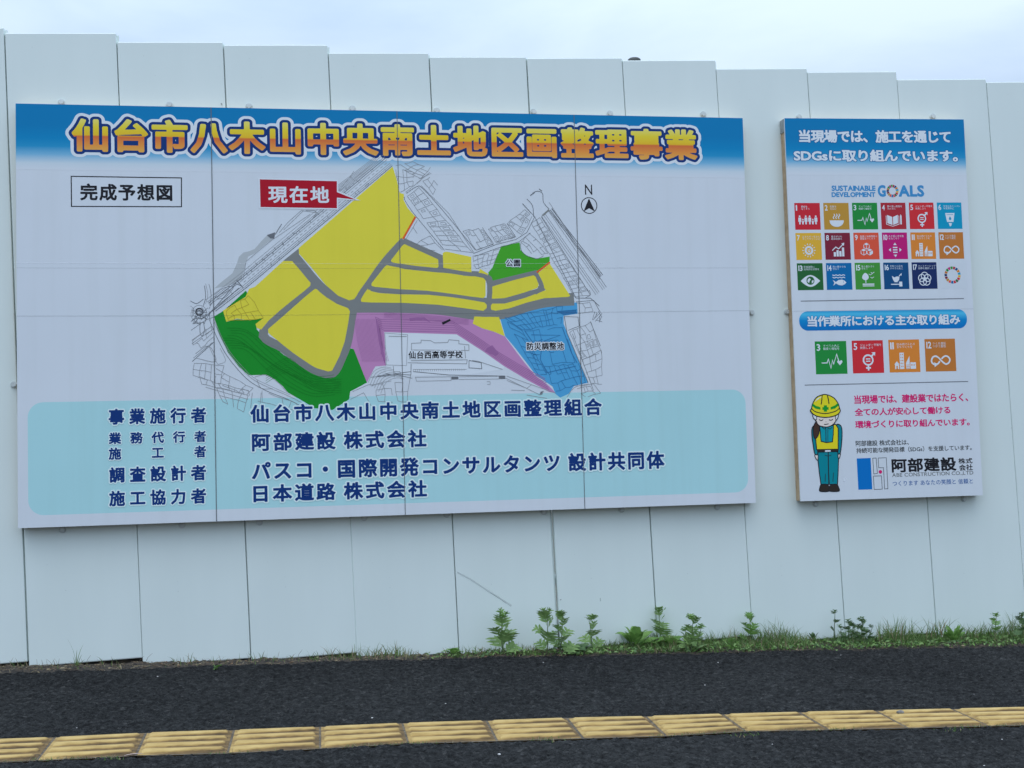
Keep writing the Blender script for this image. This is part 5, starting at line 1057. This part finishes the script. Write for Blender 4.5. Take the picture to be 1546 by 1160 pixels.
tuft(g1([(1.354,-0.0028)]), 12, .030, 'tiny pale tuft right of the two-leaved weed', 69, spread=.02)
tuft(g1([(1.534,0.0225)]), 14, .040, 'small dry-tipped tuft at a fence joint left of the lettuce-like weed', 70, spread=.03)
o = MB(); R_ = random.Random(5)
for dx, h_, ln_, w_ in ((.0, .155, -.045, .0030), (.004, .118, .030, .0030), (-.004, .06, -.012, .0028), (.008, .07, .02, .0025), (-.01, .045, -.03, .0022), (.012, .05, .035, .0022), (0, .09, .004, .0026)): blade(o, (dx, 0, -.01), h_, (ln_, .005), w_, GRASS, 7, R_)
o = o.build('grass_tuft'); o.location = gp(*g1([(0.2559,-0.0104)])); tag(o, 'long-bladed grass tuft standing alone at the left end of the fence foot', 'grass tuft')
# thin grass, straw and litter along the fence foot
gb = MB(); R_ = random.Random(11)
def dens(x): return float(np.interp(x, [-1, .2, .9, 1.4, 2.0, 2.55, 2.9, 3.3, 3.6, 4.2, 4.9, 6.5], [.02, .04, .05, .09, .25, .60, 1.0, 1.0, 1.0, 1.0, 1.0, 1.0]))
for _ in range(22000):
    x = R_.uniform(-1, 6.3)
    if R_.random() > dens(x): continue
    cl = .5 + .5 * math.sin(x * 6.3 + 1.1) * math.sin(x * 2.9) + .25 * math.sin(x * 19)
    if R_.random() > .30 + .90 * cl: continue
    fe = front_edge(x); t = R_.random() ** .62; y = fe + .01 + (0.03 - fe) * t; h_ = R_.uniform(.018, .060) * (1 + .9 * max(0, min(1, (x - 2.6) / 1.2)) * R_.random()) * (.55 + .6 * t) * (.5 + .85 * max(0, cl))
    blade(gb, (x, y, ground_at(x, y) - .004), h_, (R_.gauss(0, .45) * h_, R_.gauss(-.1, .3) * h_), R_.uniform(.0014, .0030), GRASS if R_.random() < .60 + .28 * min(1, dens(x)) else STRAW, 3, R_)
tag(gb.build('grass'), kind='stuff')
cb = MB()
for _ in range(5200):
    x = R_.uniform(1.9, 6.3)
    if R_.random() > dens(x) * .8: continue
    fe = front_edge(x); y = fe + .012 + (0.03 - fe) * R_.random(); a = R_.uniform(0, 2 * PI)
    blade_leaf(cb, (x, y, ground_at(x, y) + .002 + .012 * R_.random()), (math.cos(a), math.sin(a), R_.uniform(.3, 1.6)), R_.uniform(.012, .038), R_.uniform(.003, .008), (LEAF_A, LEAF_B, LEAF_C, GRASS)[int(4 * R_.random() ** 1.1)], .4, R_.uniform(-1, 1), 3)
tag(cb.build('ground_cover'), kind='stuff')
lb = MB()
for _ in range(1500):
    x = R_.uniform(-.6, 6.0); fe = front_edge(x); y = fe + (0.04 - fe) * R_.random() ** .9; L_ = R_.uniform(.008, .045); a = R_.uniform(0, PI); e = R_.gauss(0, .25)
    z = ground_at(x, y) + .004; d = Vector((math.cos(a), .6 * math.sin(a), math.sin(e))) * (L_ / 2); p = Vector((x, y, z)); r0 = R_.uniform(.0005, .0013)
    lb.tube([p - d, p + d * .2 + Vector((0, 0, .002)), p + d], [r0, r0, r0 * .6], TWIG if R_.random() < .6 else STRAW, 4)
FLAKE = noisy_mat('dead_leaf', (0.05, 0.032, 0.02), (0.20, 0.13, 0.075), 40, .9)
for _ in range(900):
    x = R_.uniform(-.6, 6.0); fe = front_edge(x); y = fe + (0.04 - fe) * R_.random(); a = R_.uniform(0, 2 * PI); blade_leaf(lb, (x, y, ground_at(x, y) + .004), (math.cos(a), math.sin(a), R_.uniform(-.1, .5)), R_.uniform(.008, .026), R_.uniform(.002, .006), FLAKE if R_.random() < .8 else STRAW, .2, R_.uniform(-1, 1), 3)
for _ in range(46):                                             # dry stalks that still stand
    x = R_.uniform(-.3, 2.6); y = R_.uniform(-.10, 0.02); h_ = R_.uniform(.02, .055); ln_ = R_.gauss(0, .5) * h_
    zz = ground_at(x, y) - .004; lb.tube([(x, y, zz), (x + ln_ * .4, y, zz + h_ * .6), (x + ln_, y - .004, zz + h_)], [.0009, .0007, .0004], TWIG if R_.random() < .5 else STRAW, 4)
tag(lb.build('litter'), kind='stuff')
ms = MB()                                                        # moss and weeds in the joint below the yellow tiles
for _ in range(1500):
    k = R_.uniform(0, 13.9); i = int(k); p = lerp(TB[i + 1], TB[min(i + 2, len(TB) - 1)], k - i)
    if math.sin(p[0] * 5.1) + math.sin(p[0] * 11.7 + 2) + R_.gauss(0, .5) < .1: continue
    y = p[1] - R_.uniform(-.006, .016); h_ = R_.uniform(.004, .014); blade(ms, (p[0], y, gz(p[0])), h_, (R_.gauss(0, .8) * h_, R_.gauss(0, .5) * h_), R_.uniform(.0008, .0018), GRASS if R_.random() < .5 else STRAW, 3, R_)
tag(ms.build('moss'), kind='stuff')
for p, n_, lab in (([(0.6851,-1.836)], 26, 'flat weed tuft growing on the joint in front of the leftmost tiles'), ([(2.82,-1.882)], 30, 'star-shaped weed tuft at the front edge of the tiles below the bright narrow mugwort'), ([(2.129,-1.831)], 18, 'reddish weed sprig at the front edge of the tiles below the two-stemmed mugwort'), ([(3.58,-1.933)], 18, 'small weed sprig at the front edge of the tiles near the right edge')):
    tuft(p[0], n_, .022, lab, n_ + 3, spread=.05)
# pebbles
ROCK = noisy_mat('pale_stone', (0.50, 0.48, 0.46), (0.68, 0.67, 0.66), 80, .85); ROCK2 = noisy_mat('dark_stone', (0.13, 0.12, 0.11), (0.26, 0.24, 0.22), 60, .85)
def pebble(p, r, m, label, grp, seed, dz=0.0):
    R_ = random.Random(seed); b = MB(); n, mth = 9, 6; vs = []
    for j in range(mth + 1):
        for k in range(n):
            th = PI * j / mth; rr_ = r * (1 + .18 * math.sin(2 * k + seed) * math.sin(th)); vs.append((rr_ * math.sin(th) * math.cos(2 * PI * k / n) * 1.3, rr_ * math.sin(th) * math.sin(2 * PI * k / n), .7 * r * math.cos(th) + .5 * r))
    b.add(vs, [(j * n + k, (j + 1) * n + k, (j + 1) * n + (k + 1) % n, j * n + (k + 1) % n) for j in range(mth) for k in range(n)], m)
    o = b.build('pebble', smooth=True); o.location = (p[0], p[1], gz(p[0]) + dz); tag(o, label, 'pebble', grp)
WPB = [(1.936,-2.001),(2.866,-2.026),(3.671,-2.089),(3.42,-2.402),(1.554,-1.385),(0.499,-1.365),(0.6657,-0.3841),(3.859,-0.388),(3.978,-0.4091),(2.404,-0.3354),(1.852,-1.173),(3.208,-0.4771),(3.986,-1.363),(2.974,-0.9878)]
for i, p in enumerate(WPB): pebble(p, R_.uniform(.0022, .0040), ROCK, 'tiny pale stone chip lying on the dark asphalt', 'pale stone chips on the asphalt', i)
pebble(g1([(3.507,-1.68)]), .011, ROCK2, 'dark round pebble resting on a yellow tile near the right', None, 31, .008)
b = MB(); blade_leaf(b, (-.03, 0, .004), (1, .1, .05), .062, .014, noisy_mat('pinkish_dry_leaf', (0.42, 0.30, 0.25), (0.55, 0.42, 0.36), 40, .8), .02, .15, 6); o = b.build('fallen_leaf'); o.location = (*g1([(0.7578,-1.823)]), gz(0.7)); tag(o, 'pale dry fallen leaf at the front corner of a yellow tile', 'leaf')
